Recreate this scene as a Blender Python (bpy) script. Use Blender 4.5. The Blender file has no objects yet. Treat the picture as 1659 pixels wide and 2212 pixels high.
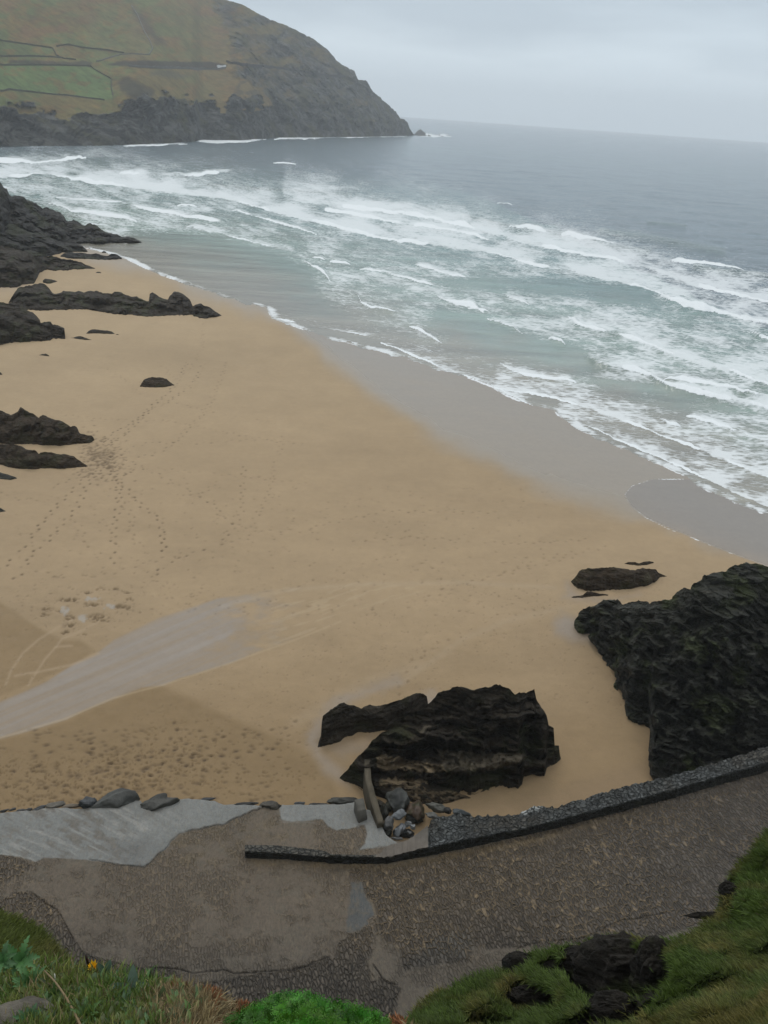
import bpy, math, random
import numpy as np
from mathutils import Matrix, Vector

# ------------------------------------------------------------------ camera, world, sun
SC = bpy.context.scene
H = 30.0                       # eye height above the sand
PITCH, ROLL = math.radians(25.75), math.radians(3.99)
FPX, CX, CY = 1791.0, 829.5, 1106.0      # the photograph read at 1659 x 2212
fw = np.array([0, math.cos(PITCH), -math.sin(PITCH)])
r0_ = np.array([1.0, 0, 0]); u0_ = np.array([0, math.sin(PITCH), math.cos(PITCH)])
RT = math.cos(ROLL)*r0_ + math.sin(ROLL)*u0_
UP = -math.sin(ROLL)*r0_ + math.cos(ROLL)*u0_
cd = bpy.data.cameras.new('camera'); cam = bpy.data.objects.new('camera', cd); SC.collection.objects.link(cam)
m = Matrix.Identity(4)
for i in range(3):
    m[i][0], m[i][1], m[i][2] = RT[i], UP[i], -fw[i]
m[2][3] = H
cam.matrix_world = m
cd.sensor_fit = 'VERTICAL'; cd.sensor_height = 24.0; cd.sensor_width = 24.0
cd.lens = 24.0*FPX/2212.0
cd.clip_start = 0.05; cd.clip_end = 40000
SC.camera = cam
SC.render.resolution_x, SC.render.resolution_y = 768, 1024
SC.view_settings.view_transform = 'Standard'; SC.view_settings.look = 'None'
SC.view_settings.exposure = 0.12; SC.view_settings.gamma = 1.0
try:
    SC.cycles.volume_bounces = 4; SC.cycles.volume_step_rate = 4
except Exception: pass

SUN_EL, SUN_AZ = math.radians(52), math.radians(-15)     # azimuth from +Y towards +X
W = bpy.data.worlds.new("World"); SC.world = W; W.use_nodes = True
nt = W.node_tree; nt.nodes.clear(); L = nt.links
out = nt.nodes.new('ShaderNodeOutputWorld'); bg = nt.nodes.new('ShaderNodeBackground'); bg.inputs[1].default_value = 0.1
sky = nt.nodes.new('ShaderNodeTexSky'); sky.sky_type = 'NISHITA'; sky.sun_disc = False
sky.sun_elevation = SUN_EL; sky.sun_rotation = SUN_AZ; sky.dust_density = 4; sky.air_density = 1.2
hs = nt.nodes.new('ShaderNodeHueSaturation'); hs.inputs['Saturation'].default_value = 0.45
L.new(sky.outputs[0], hs.inputs['Color'])
tc = nt.nodes.new('ShaderNodeTexCoord'); sp = nt.nodes.new('ShaderNodeSeparateXYZ'); L.new(tc.outputs['Generated'], sp.inputs[0])
mp = nt.nodes.new('ShaderNodeMapping'); mp.inputs['Scale'].default_value = (1.3, 1.3, 7.0); L.new(tc.outputs['Generated'], mp.inputs[0])
nz = nt.nodes.new('ShaderNodeTexNoise'); nz.inputs['Scale'].default_value = 2.2; nz.inputs['Detail'].default_value = 4; L.new(mp.outputs[0], nz.inputs['Vector'])
ma = nt.nodes.new('ShaderNodeMath'); ma.operation = 'MULTIPLY_ADD'; ma.inputs[1].default_value = 0.16; ma.inputs[2].default_value = -0.08; L.new(nz.outputs[0], ma.inputs[0])
ad = nt.nodes.new('ShaderNodeMath'); ad.operation = 'ADD'; L.new(sp.outputs['Z'], ad.inputs[0]); L.new(ma.outputs[0], ad.inputs[1])
cr = nt.nodes.new('ShaderNodeValToRGB'); L.new(ad.outputs[0], cr.inputs[0])
el = cr.color_ramp.elements
SKYC = [(0.0, (.68,.79,.88)), (0.05, (.71,.82,.90)), (0.10, (.49,.585,.67)), (0.19, (.40,.48,.56)), (0.45, (.82,.87,.92)), (1.0, (1.03,1.05,1.08))]
while len(el) < len(SKYC): el.new(0.5)
for e, (p, c) in zip(el, SKYC): e.position = p; e.color = (*c, 1)
ml = nt.nodes.new('ShaderNodeVectorMath'); ml.operation = 'SCALE'; ml.inputs['Scale'].default_value = 10.0; L.new(cr.outputs[0], ml.inputs[0])
mx = nt.nodes.new('ShaderNodeMix'); mx.data_type = 'RGBA'; mx.inputs[0].default_value = 0.93
L.new(hs.outputs[0], mx.inputs[6]); L.new(ml.outputs[0], mx.inputs[7])
L.new(mx.outputs[2], bg.inputs[0]); L.new(bg.outputs[0], out.inputs[0])

sl = bpy.data.lights.new('sun', 'SUN'); sl.energy = 0.6; sl.angle = math.radians(14); sl.color = (1, .97, .92)
so = bpy.data.objects.new('sun', sl); SC.collection.objects.link(so)
sd = Vector((math.sin(SUN_AZ)*math.cos(SUN_EL), math.cos(SUN_AZ)*math.cos(SUN_EL), math.sin(SUN_EL)))
so.rotation_euler = sd.to_track_quat('Z', 'Y').to_euler()

# ------------------------------------------------------------------ numbers
rng = np.random.default_rng(7); random.seed(7)
def A(*p): return np.array(p, float)
def sm(a, b, x):
    t = np.clip((x-a)/(b-a), 0, 1); return t*t*(3-2*t)
def _h(ix, iy, iz, s):
    h = (ix.astype(np.int64)*374761393 + iy.astype(np.int64)*668265263 + iz.astype(np.int64)*1274126177 + s*974634777) & 0xffffffff
    h = ((h ^ (h >> 13))*1274126177) & 0xffffffff
    h = ((h ^ (h >> 15))*2246822519) & 0xffffffff
    return ((h ^ (h >> 16)) & 0xffffff)/float(0xffffff)*2-1
def noise(x, y, z=None, s=0):
    x = np.asarray(x, float); y = np.asarray(y, float)
    z = np.zeros_like(x) if z is None else np.asarray(z, float)
    ix, iy, iz = np.floor(x), np.floor(y), np.floor(z)
    fx, fy, fz = x-ix, y-iy, z-iz
    fx = fx*fx*(3-2*fx); fy = fy*fy*(3-2*fy); fz = fz*fz*(3-2*fz)
    r = 0
    for dx in (0, 1):
        for dy in (0, 1):
            for dz in (0, 1):
                r = r + _h(ix+dx, iy+dy, iz+dz, s)*(fx if dx else 1-fx)*(fy if dy else 1-fy)*(fz if dz else 1-fz)
    return r
def fbm(x, y, z=None, o=4, s=0, g=0.5):
    r = 0; a = 1; k = 1
    for i in range(o):
        r = r + a*noise(np.asarray(x)*k+i*17.3, np.asarray(y)*k, None if z is None else np.asarray(z)*k, s+i); a *= g; k *= 2.03
    return r
def ridged(x, y, z=None, o=4, s=0):
    r = 0; a = 1; k = 1
    for i in range(o):
        r = r + a*(1-2*np.abs(noise(np.asarray(x)*k+i*11.1, np.asarray(y)*k, None if z is None else np.asarray(z)*k, s+i))); a *= .5; k *= 2.07
    return r
def rays(u, v):
    a = (np.asarray(u, float)-CX)/FPX; b = (CY-np.asarray(v, float))/FPX
    return fw + a[..., None]*RT + b[..., None]*UP
def onz(u, v, z=0.0):
    d = rays(u, v); t = (z-H)/d[..., 2]
    P = d*np.asarray(t)[..., None]; P[..., 2] += H
    return P
def atr(u, v, r):                      # the point on a sight line r metres away on the map
    d = rays(u, v); t = r/np.hypot(d[..., 0], d[..., 1])
    P = d*np.asarray(t)[..., None]; P[..., 2] += H
    return P
def proj(P):
    Q = P - np.array([0, 0, H]); w = Q@fw
    w = np.maximum(w, 1e-3)
    return CX+FPX*(Q@RT)/w, CY-FPX*(Q@UP)/w
def cv(pts):
    p = np.array(pts, float)
    return lambda u: np.interp(u, p[:, 0], p[:, 1])
def tr(pts, k, ou, ov): return [(ou+a*k, ov+b*k) for a, b in pts]
def sdist(u, v, pts, closed=False):
    p = np.array(pts, float); best = np.full(u.shape, 1e18)
    n = len(p) if closed else len(p)-1
    for i in range(n):
        a = p[i]; b = p[(i+1) % len(p)]; d = b-a; l = d@d+1e-9
        t = np.clip(((u-a[0])*d[0]+(v-a[1])*d[1])/l, 0, 1)
        best = np.minimum(best, (u-a[0]-t*d[0])**2+(v-a[1]-t*d[1])**2)
    return np.sqrt(best)
def inpoly(u, v, pts):
    p = np.array(pts, float); c = np.zeros(u.shape, bool); j = len(p)-1
    for i in range(len(p)):
        yi, yj = p[i, 1], p[j, 1]
        if yi != yj:
            c ^= ((yi > v) != (yj > v)) & (u < (p[j, 0]-p[i, 0])*(v-yi)/(yj-yi)+p[i, 0])
        j = i
    return c
def area(u, v, pts, soft=4.0):
    p = np.array(pts, float); lo = p.min(0)-soft*2; hi = p.max(0)+soft*2
    r = np.zeros(u.shape); k = (u > lo[0]) & (u < hi[0]) & (v > lo[1]) & (v < hi[1])
    if k.any():
        uu, vv = u[k], v[k]; d = sdist(uu, vv, p, True); d = np.where(inpoly(uu, vv, p), d, -d)
        r[k] = sm(-soft, soft, d)
    return r
def mixc(c, col, f):
    return c*(1-f[..., None]) + np.array(col)*f[..., None]
def srgb(r, g, b):
    return tuple(((x/255)/12.92 if x/255 <= .04045 else ((x/255+.055)/1.055)**2.4) for x in (r, g, b))

# ------------------------------------------------------------------ mesh and object helpers
def mesh_obj(name, V, F, mat=None, parent=None, attrs=None, smooth=True):
    V = np.ascontiguousarray(V, dtype=np.float32).reshape(-1, 3)
    me = bpy.data.meshes.new(name)
    if isinstance(F, np.ndarray): groups = [F]
    else: groups = [np.array(g) for g in F if len(g)]
    groups = [g for g in groups if len(g)]
    nl = sum(g.size for g in groups); npoly = sum(len(g) for g in groups)
    me.vertices.add(len(V)); me.loops.add(nl); me.polygons.add(npoly)
    me.vertices.foreach_set('co', V.ravel())
    me.loops.foreach_set('vertex_index', np.concatenate([g.ravel() for g in groups]).astype(np.int32))
    st = []; c = 0
    for g in groups:
        k = g.shape[1]; st.append(c+np.arange(len(g))*k); c += len(g)*k
    me.polygons.foreach_set('loop_start', np.concatenate(st).astype(np.int32))
    me.polygons.foreach_set('use_smooth', np.full(npoly, smooth))
    me.update(calc_edges=True)
    for k, a in (attrs or {}).items():
        a = np.asarray(a, np.float32)
        if a.ndim == 1:
            t = me.attributes.new(k, 'FLOAT', 'POINT'); t.data.foreach_set('value', a)
        elif k.startswith('c'):
            t = me.attributes.new(k, 'FLOAT_COLOR', 'POINT')
            t.data.foreach_set('color', np.concatenate([a, np.ones((len(a), 1), np.float32)], 1).ravel())
        else:
            t = me.attributes.new(k, 'FLOAT_VECTOR', 'POINT'); t.data.foreach_set('vector', a.ravel())
    me.validate()
    o = bpy.data.objects.new(name, me); SC.collection.objects.link(o)
    if mat: me.materials.append(mat)
    if parent: o.parent = parent
    return o
def grid_faces(nr, nc):
    i = np.arange(nr-1)[:, None]*nc+np.arange(nc-1)[None]
    i = i.ravel(); return np.stack([i, i+1, i+nc+1, i+nc], 1)
def tag(o, label=None, cat=None, group=None, kind=None):
    if label: o['label'] = label
    if cat: o['category'] = cat
    if group: o['group'] = group
    if kind: o['kind'] = kind
    return o
def empty(name, loc):
    o = bpy.data.objects.new(name, None); SC.collection.objects.link(o); o.location = tuple(map(float, loc)); return o
def child(name, V, F, mat, root, attrs=None, smooth=True):
    return mesh_obj(name, np.asarray(V, float).reshape(-1, 3)-np.array(root.location), F, mat, root, attrs, smooth)

class Mat:
    """small node-graph writer"""
    def __init__(s, name):
        s.m = bpy.data.materials.new(name); s.m.use_nodes = True; s.t = s.m.node_tree; s.t.nodes.clear()
        s.o = s.n('ShaderNodeOutputMaterial'); s.b = s.n('ShaderNodeBsdfPrincipled'); s.l(s.b.outputs[0], s.o.inputs[0])
    def n(s, k, **kw):
        x = s.t.nodes.new(k)
        for a, b in kw.items(): setattr(x, a, b)
        return x
    def l(s, a, b): s.t.links.new(a, b)
    def put(s, x, sock):
        if isinstance(x, (int, float)): sock.default_value = x
        elif isinstance(x, (tuple, list)): sock.default_value = (*x, 1) if len(x) == 3 and sock.type == 'RGBA' else x
        else: s.l(x, sock)
    def attr(s, name, out='Fac'): return s.n('ShaderNodeAttribute', attribute_name=name).outputs[out]
    def co(s, kind='Object'): return s.n('ShaderNodeTexCoord').outputs[kind]
    def map(s, v, scale=(1, 1, 1), rot=(0, 0, 0)):
        x = s.n('ShaderNodeMapping'); s.l(v, x.inputs[0]); x.inputs['Scale'].default_value = scale; x.inputs['Rotation'].default_value = rot; return x.outputs[0]
    def noise(s, v, scale, detail=4, rough=.55, dist=0):
        x = s.n('ShaderNodeTexNoise'); s.l(v, x.inputs['Vector']); x.inputs['Scale'].default_value = scale
        x.inputs['Detail'].default_value = detail; x.inputs['Roughness'].default_value = rough; x.inputs['Distortion'].default_value = dist; return x.outputs[0]
    def vor(s, v, scale, feature='F1', out='Distance', rnd=1):
        x = s.n('ShaderNodeTexVoronoi', feature=feature); s.l(v, x.inputs['Vector']); x.inputs['Scale'].default_value = scale
        x.inputs['Randomness'].default_value = rnd; return x.outputs[out]
    def math(s, op, a, b=0.0, c=None):
        x = s.n('ShaderNodeMath', operation=op); s.put(a, x.inputs[0]); s.put(b, x.inputs[1])
        if c is not None: s.put(c, x.inputs[2])
        return x.outputs[0]
    def rng(s, v, a, b, c=0, d=1, mode='SMOOTHSTEP'):
        x = s.n('ShaderNodeMapRange', interpolation_type=mode); s.l(v, x.inputs[0])
        for i, k in enumerate((a, b, c, d)): s.put(k, x.inputs[i+1])
        return x.outputs[0]
    def mix(s, f, a, b, bt='MIX'):
        x = s.n('ShaderNodeMix', data_type='RGBA', blend_type=bt); s.put(f, x.inputs[0]); s.put(a, x.inputs[6]); s.put(b, x.inputs[7]); return x.outputs[2]
    def scale(s, c, f):
        x = s.n('ShaderNodeVectorMath', operation='SCALE'); s.put(c, x.inputs[0]); s.put(f, x.inputs['Scale']); return x.outputs[0]
    def bump(s, h, dist=.05, strength=1.0, nrm=None):
        x = s.n('ShaderNodeBump'); s.l(h, x.inputs['Height']); x.inputs['Distance'].default_value = dist; s.put(strength, x.inputs['Strength'])
        if nrm: s.l(nrm, x.inputs['Normal'])
        return x.outputs[0]
    def done(s, col, rough=.8, nrm=None, spec=.5):
        s.put(col, s.b.inputs['Base Color']); s.put(rough, s.b.inputs['Roughness'])
        if nrm is not None: s.l(nrm, s.b.inputs['Normal'])
        s.put(spec, s.b.inputs['Specular IOR Level']); return s.m

# ---- materials
def mat_sand():
    M = Mat('sand'); P = M.co(); col = M.attr('col', 'Color'); wet = M.attr('wet')
    n1 = M.noise(P, 1.6, 6, .65); n2 = M.noise(P, 14, 3, .6); n3 = M.noise(M.map(P, (.25, .9, 1)), .5, 4)
    k = M.math('MULTIPLY_ADD', n1, .22, .80); k = M.math('MULTIPLY_ADD', n2, .16, k); k = M.math('MULTIPLY_ADD', n3, .10, M.math('ADD', k, -.11))
    c = M.scale(col, k)
    foam = M.attr('foam'); f1 = M.noise(P, 2.2, 6, .7); f2 = M.rng(M.math('ADD', M.math('MULTIPLY', f1, .9), foam), .95, 1.12)
    c = M.mix(f2, c, (.72, .74, .74))
    r = M.math('MULTIPLY_ADD', wet, -.62, .86)
    h = M.math('MULTIPLY_ADD', n2, .5, n1)
    nb = M.bump(h, .05, M.math('MULTIPLY_ADD', wet, -.42, .45))
    return M.done(c, r, nb, M.math('MULTIPLY_ADD', wet, .35, .25))
def mat_sea():
    M = Mat('sea_water'); P = M.co(); col = M.attr('col', 'Color'); foam = M.attr('foam'); lace = M.attr('lace')
    a1 = M.noise(M.map(P, (.35, 1.1, 1), (0, 0, -.35)), .55, 6, .62, .4)
    a2 = M.noise(M.map(P, (.45, 1.0, 1), (0, 0, -.25)), 2.2, 6, .7, .6)
    v1 = M.vor(M.map(M.mix(.12, P, M.n('ShaderNodeTexNoise').outputs[1], 'ADD'), (.6, 1.2, 1), (0, 0, -.3)), 1.1, 'DISTANCE_TO_EDGE')
    web = M.rng(v1, .02, .22, 1, 0)
    t = M.math('MULTIPLY_ADD', a2, 1.0, M.math('MULTIPLY_ADD', a1, .7, -.85))          # about 0 +- .35
    t = M.math('MULTIPLY_ADD', web, .18, t)
    f = M.rng(M.math('ADD', t, M.math('MULTIPLY', lace, .86)), .26, .70)
    f = M.math('MULTIPLY', f, M.rng(lace, .02, .15))
    core = M.rng(M.math('MULTIPLY_ADD', a2, .35, foam), .55, .80)
    ff = M.math('MAXIMUM', M.math('MULTIPLY', f, .80), M.math('MULTIPLY', core, .96))
    w = M.noise(M.map(P, (.12, .5, 1), (0, 0, .12)), .35, 5, .6)
    c = M.scale(col, M.math('MULTIPLY_ADD', w, 1.1, M.math('MULTIPLY_ADD', M.noise(M.map(P, (.22, .8, 1), (0, 0, .1)), .22, 6, .75), 1.1, -.10)))
    c = M.mix(ff, c, (.74, .78, .79))
    hh = M.math('MULTIPLY_ADD', M.noise(M.map(P, (.5, 1.1, 1), (0, 0, .15)), .8, 6, .65), 1.0, M.math('MULTIPLY', w, 1.6))
    chop = M.attr('chop')
    nb = M.bump(hh, .55, chop)
    nb2 = M.bump(ff, .12, .8, nb)
    return M.done(c, M.math('MULTIPLY_ADD', ff, .6, .16), nb2, .5)
def mat_rock(name, scale=1.0, green=.5, strat=(1, 1, 5), rot=(0, 0, 0), pale=0.0, rough=.7, base=(.016, .0125, .008), spec=.18):
    M = Mat(name); P = M.co(); Q = M.map(P, tuple(x*scale for x in strat), rot)
    n1 = M.noise(Q, .9, 8, .68, .5); n2 = M.noise(P, 3.5*scale, 6, .65); n3 = M.noise(P, .5*scale, 3, .5)
    vv = M.vor(Q, 1.7, 'F1')
    c = M.mix(M.rng(n1, .35, .7), base, tuple(x*2.3 for x in base))
    c = M.mix(M.math('MULTIPLY', M.rng(n3, .5, .66), green), c, (.036, .046, .011))
    c = M.mix(M.math('MULTIPLY', M.rng(M.math('MULTIPLY', n2, M.math('ADD', n1, .45)), .58, .72), .35+pale), c, (.11, .10, .08))
    c = M.mix(M.attr('sandy'), c, M.attr('ctint', 'Color'))
    h = M.math('MULTIPLY_ADD', n1, 1.0, M.math('MULTIPLY_ADD', n2, .35, M.math('MULTIPLY', vv, .5)))
    return M.done(c, M.math('MULTIPLY_ADD', n2, .3, rough-.15), M.bump(h, .45/scale, .9), spec)
def mat_ramp():
    M = Mat('slipway_paving'); P = M.co(); S = M.attr('suv', 'Vector'); col = M.attr('col', 'Color'); cob = M.attr('cobble'); sj = M.attr('joint')
    w = M.noise(P, 1.3, 3); wv = M.n('ShaderNodeTexNoise'); M.l(P, wv.inputs['Vector']); wv.inputs['Scale'].default_value = 1.6
    S2 = M.mix(.35, S, wv.outputs[1], 'ADD')
    de = M.vor(S2, 1.0, 'DISTANCE_TO_EDGE'); cc = M.vor(S2, 1.0, 'F1', 'Color'); 
    stone = M.rng(de, .015, .10)
    n1 = M.noise(P, 6, 5, .65); n2 = M.noise(P, .45, 4, .6); n3 = M.noise(P, 25, 3, .6); n4 = M.noise(M.map(P, (1, .4, 1)), 2.6, 6, .7, 1.2)
    bw = M.n('ShaderNodeRGBToBW'); M.l(cc, bw.inputs[0])
    sc = M.scale(col, M.math('MULTIPLY_ADD', bw.outputs[0], .7, .50))
    jc = M.mix(sj, M.scale(col, .6), (.200, .148, .086))
    c1 = M.mix(stone, jc, sc)
    sw = M.n('ShaderNodeTexNoise'); M.l(P, sw.inputs['Vector']); sw.inputs['Scale'].default_value = .35
    PS = M.mix(.25, P, M.scale(sw.outputs[1], 3.0), 'ADD'); n5 = M.noise(M.map(PS, (3.0, 1.0, 1), (0, 0, .5)), 4.2, 5, .75, .3)
    c0 = M.scale(col, M.math('MULTIPLY_ADD', n5, 1.3, M.math('MULTIPLY_ADD', n4, .5, .12)))
    c0 = M.mix(M.math('MULTIPLY', M.rng(n5, .50, .62), .45), c0, (.125, .098, .064))
    c = M.mix(cob, c0, c1)
    c = M.scale(c, M.math('MULTIPLY_ADD', n1, .5, M.math('MULTIPLY_ADD', n2, .45, M.math('MULTIPLY_ADD', n3, .3, .38))))
    c = M.mix(M.math('MULTIPLY', M.attr('crack'), .85), c, (.008, .008, .008))
    h = M.math('MULTIPLY', M.math('POWER', M.rng(de, 0, .3), .6), cob)
    h = M.math('MULTIPLY_ADD', n5, .35, M.math('MULTIPLY_ADD', n4, .35, M.math('MULTIPLY_ADD', n1, .25, h)))
    return M.done(c, M.math('MULTIPLY_ADD', n1, -.25, .75), M.bump(h, .13, 1.0), .3)
def mat_masonry(name, base, scale=3.2, dist=.12, rough=.6):
    M = Mat(name); P = M.co(); n = M.n('ShaderNodeTexNoise'); M.l(P, n.inputs['Vector']); n.inputs['Scale'].default_value = 2.5
    Q = M.mix(.12, P, n.outputs[1], 'ADD'); Q = M.map(Q, (1, 1.3, 1.6), (0, 0, .35))
    de = M.vor(Q, scale, 'DISTANCE_TO_EDGE'); cc = M.n('ShaderNodeRGBToBW'); M.l(M.vor(Q, scale, 'F1', 'Color'), cc.inputs[0])
    n1 = M.noise(P, 9, 5, .65)
    col = M.attr('col', 'Color')
    c = M.scale(col, M.math('MULTIPLY_ADD', cc.outputs[0], .9, .45))
    c = M.mix(M.rng(de, .0, .08), tuple(x*.45 for x in base), c)
    c = M.scale(c, M.math('MULTIPLY_ADD', n1, .8, .6))
    h = M.math('MULTIPLY_ADD', cc.outputs[0], .5, M.math('MULTIPLY_ADD', n1, .25, M.rng(de, 0, .16)))
    return M.done(c, rough, M.bump(h, dist, 1.0), .4)
def mat_col(name, rough=.7, spec=.3, var=.5, sc=8, bump=.03, trans=0):
    M = Mat(name); P = M.co(); n = M.noise(P, sc, 5, .65); col = M.attr('col', 'Color')
    c = M.scale(col, M.math('MULTIPLY_ADD', n, var*2, 1-var))
    r = M.done(c, rough, M.bump(n, bump, .7), spec)
    if trans:
        tl = M.n('ShaderNodeBsdfTranslucent'); M.l(c, tl.inputs[0]); mx = M.n('ShaderNodeMixShader'); mx.inputs[0].default_value = trans
        M.l(M.b.outputs[0], mx.inputs[1]); M.l(tl.outputs[0], mx.inputs[2]); M.l(mx.outputs[0], M.o.inputs[0])
    return r
def mat_land():
    M = Mat('headland_ground'); P = M.co(); col = M.attr('col', 'Color'); rk = M.attr('rocky')
    n1 = M.noise(P, .035, 7, .68); n2 = M.noise(P, .16, 6, .7); n3 = M.noise(M.map(P, (1, 1, 2.2), (.35, .2, 0)), .07, 7, .7, .8)
    k = M.math('MULTIPLY_ADD', n1, 1.3, M.math('MULTIPLY_ADD', n2, 1.7, -.5))
    c = M.scale(col, k)
    cr = M.mix(M.rng(n3, .40, .64), (.012, .014, .014), (.105, .108, .100)); cr = M.mix(M.math('MULTIPLY', M.rng(n1, .47, .62), .8), cr, (.060, .058, .022))
    sel = M.rng(M.math('MULTIPLY_ADD', n2, .6, M.math('MULTIPLY_ADD', n1, .6, M.math('ADD', rk, -.6))), .35, .6)
    c = M.mix(sel, c, cr)
    h = M.math('MULTIPLY_ADD', n3, 1.0, n2)
    return M.done(c, .95, M.bump(h, 7.0, M.math('MULTIPLY_ADD', rk, .75, .22)), .1)

MS, MW, MR = mat_sand(), mat_sea(), mat_ramp()
# rocks: strata dip differently in each outcrop
RK = dict(
    dark=mat_rock('dark_wet_rock', 1.0, .4, (1, 1, 3.5), (.3, .5, .2)),
    weed=mat_rock('weedy_rock', 1.5, .25, (1, 1, 3), (.7, .2, .4), base=(.022, .015, .008)),
    green=mat_rock('mossy_bedded_rock', 1.0, .95, (.35, 3.6, 3.6), (.45, .15, .0), pale=.28, base=(.015, .0155, .0105), rough=.55, spec=.35),
    far=mat_rock('far_cliff_rock', .35, .4, (1, 1, 3), (.4, .3, .6), base=(.015, .015, .014)))
M_WALLTOP = mat_masonry('slate_masonry', (.06, .065, .06), 4.2, .10)
M_CONC = mat_col('weathered_concrete', .8, .3, .45, 3, .05)
M_STONE = mat_col('boulder_stone', .6, .4, .5, 7, .05)
M_GRASS = mat_col('grass_blade', .6, .25, .15, 3, 0.001, .25)
M_LEAF = mat_col('leaf', .5, .35, .25, 30, .001, .2)
M_SOIL = mat_col('turf_soil', .95, .1, .6, 6, .05)
M_LAND = mat_land()

# ------------------------------------------------------------------ shore line
WATER = [(-3000, 470), (-300, 490), (0, 510), (100, 522), (180, 535), (240, 548), (275, 560), (300, 572), (350, 595), (375, 603), (420, 618), (480, 640), (540, 655), (575, 664), (590, 688), (640, 706), (700, 728),
         (780, 748), (860, 768), (930, 792), (1000, 812), (1060, 834), (1100, 857), (1150, 876), (1200, 888), (1215, 903), (1250, 925), (1300, 950),
         (1370, 980), (1440, 1008), (1485, 1030), (1500, 1045), (1530, 1060), (1600, 1090), (1659, 1113), (1900, 1215), (2600, 1500), (4000, 2100)]
WET = [(-3000, 480), (-300, 500), (0, 520), (240, 562), (300, 586), (340, 600), (400, 625), (440, 645), (480, 655), (560, 682), (600, 700), (660, 745), (720, 792), (780, 842), (860, 900), (950, 955), (1050, 1000),
       (1150, 1048), (1300, 1095), (1400, 1125), (1500, 1162), (1600, 1203), (1659, 1222), (2600, 1580), (4000, 2200)]
fWater, fWet = cv(WATER), cv(WET)
SEAZ = -0.15
WL = onz(*np.array(WATER[1:-1], float).T, SEAZ)[:, :2]
def shore(X, Y):
    P = np.stack([X, Y, np.full_like(X, SEAZ)], -1); u, v = proj(P)
    w = fWater(u) + 4*fbm(u/23, v/60, o=3, s=91)
    d = np.full(X.shape, 1e9)
    near = np.abs(v-w) < 400
    dd = sdist(X[near], Y[near], WL); d[near] = dd
    return np.where(v > w, d, -d), u, v
def polar(az0, az1, naz, dep):
    az = np.radians(np.linspace(az0, az1, naz)); r = H/np.tan(np.radians(dep))
    return np.outer(r, np.sin(az)), np.outer(r, np.cos(az))

# ------------------------------------------------------------------ sea
FR = []   # foam fronts: (points, crest px, trail px, trail strength, lift)
def fr(p, c, t, s, h=.35): FR.append((p, c, t, s, h))
fr([(-300, 352), (0, 352), (60, 353), (135, 349), (170, 344)], 12, 10, .6)
fr([(128, 344), (150, 345), (187, 344)], 5, 3, .5, .8)
fr([(-300, 385), (0, 384), (50, 382), (90, 377), (150, 388), (225, 401), (290, 409), (350, 417), (425, 425), (500, 432), (550, 449), (625, 470), (700, 486), (775, 505), (830, 520), (905, 528), (1045, 545), (1105, 560), (1155, 578), (1230, 588), (1305, 607), (1380, 622), (1425, 637), (1480, 662), (1540, 674), (1600, 690), (1659, 705), (1900, 780)], 9, 48, .98)
fr([(255, 375), (280, 378), (330, 382), (400, 383), (450, 380), (515, 372)], 7, 7, .7, .8)
fr([(600, 432), (700, 447), (850, 462), (950, 478), (1040, 500), (1130, 530), (1230, 548), (1330, 565), (1420, 590), (1520, 625), (1659, 655), (1900, 730)], 12, 45, .95)
fr([(700, 455), (780, 470), (870, 486), (960, 497), (1060, 520)], 9, 30, .8)
fr([(1097, 492), (1120, 499), (1150, 504), (1182, 508)], 9, 4, .5, .9)
fr([(1210, 512), (1250, 524), (1304, 532), (1330, 530)], 12, 5, .5, 1.0)
fr([(1448, 565), (1470, 574), (1520, 580), (1560, 583), (1612, 594)], 9, 6, .5, .9)
fr([(1075, 441), (1090, 443), (1105, 443)], 3, 2, .5, .6)
fr([(100, 440), (150, 456), (200, 466), (250, 472), (300, 480)], 7, 14, .7)
fr([(108, 428), (180, 434), (275, 440)], 3, 7, .6)
fr([(268, 447), (290, 450), (350, 462), (425, 476), (500, 488)], 10, 12, .7, .6)
fr([(383, 445), (425, 448)], 6, 3, .4, .5)
fr([(500, 455), (560, 470), (620, 490), (690, 510)], 5, 14, .6)
fr([(400, 490), (440, 501), (480, 508), (540, 526), (590, 538), (655, 549)], 7, 16, .8)
fr([(655, 562), (675, 576), (700, 592), (716, 611)], 6, 5, .5)
fr([(675, 558), (700, 564)], 4, 3, .5); fr([(712, 566), (757, 574)], 5, 3, .5)
fr([(775, 583), (830, 590), (900, 612), (945, 619)], 4, 14, .7)
fr([(895, 572), (930, 584), (960, 592), (1010, 602)], 5, 14, .8)
fr([(770, 632), (780, 656), (800, 668), (860, 672)], 5, 12, .5)
fr([(942, 640), (962, 654), (980, 659), (1015, 664), (1050, 679)], 9, 18, .8, .5)
fr([(1050, 690), (1080, 700), (1110, 710), (1132, 722)], 6, 12, .8)
fr([(1085, 640), (1110, 648), (1145, 660)], 5, 20, .9)
fr([(1010, 668), (1060, 674)], 4, 6, .5)
fr([(1225, 688), (1250, 706), (1290, 720), (1330, 730), (1380, 744), (1430, 764), (1505, 792), (1580, 810), (1659, 840), (1900, 930)], 9, 55, .95, .6)
fr([(1424, 640), (1450, 656), (1480, 668), (1510, 674), (1545, 678)], 12, 20, .7, .9)
fr([(1598, 684), (1630, 700), (1680, 708)], 12, 15, .7, .8)
fr([(1612, 717), (1640, 732), (1690, 748)], 8, 20, .8, .7)
fr([(1185, 734), (1220, 745)], 6, 3, .4, .5)
fr([(1262, 772), (1285, 790), (1310, 800), (1370, 808), (1405, 820), (1435, 838), (1505, 858), (1580, 873), (1630, 884), (1659, 892), (1900, 960)], 10, 38, .95, .7)
fr([(1430, 820), (1500, 830), (1570, 843), (1660, 866), (1900, 940)], 7, 40, .9, .5)
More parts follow.
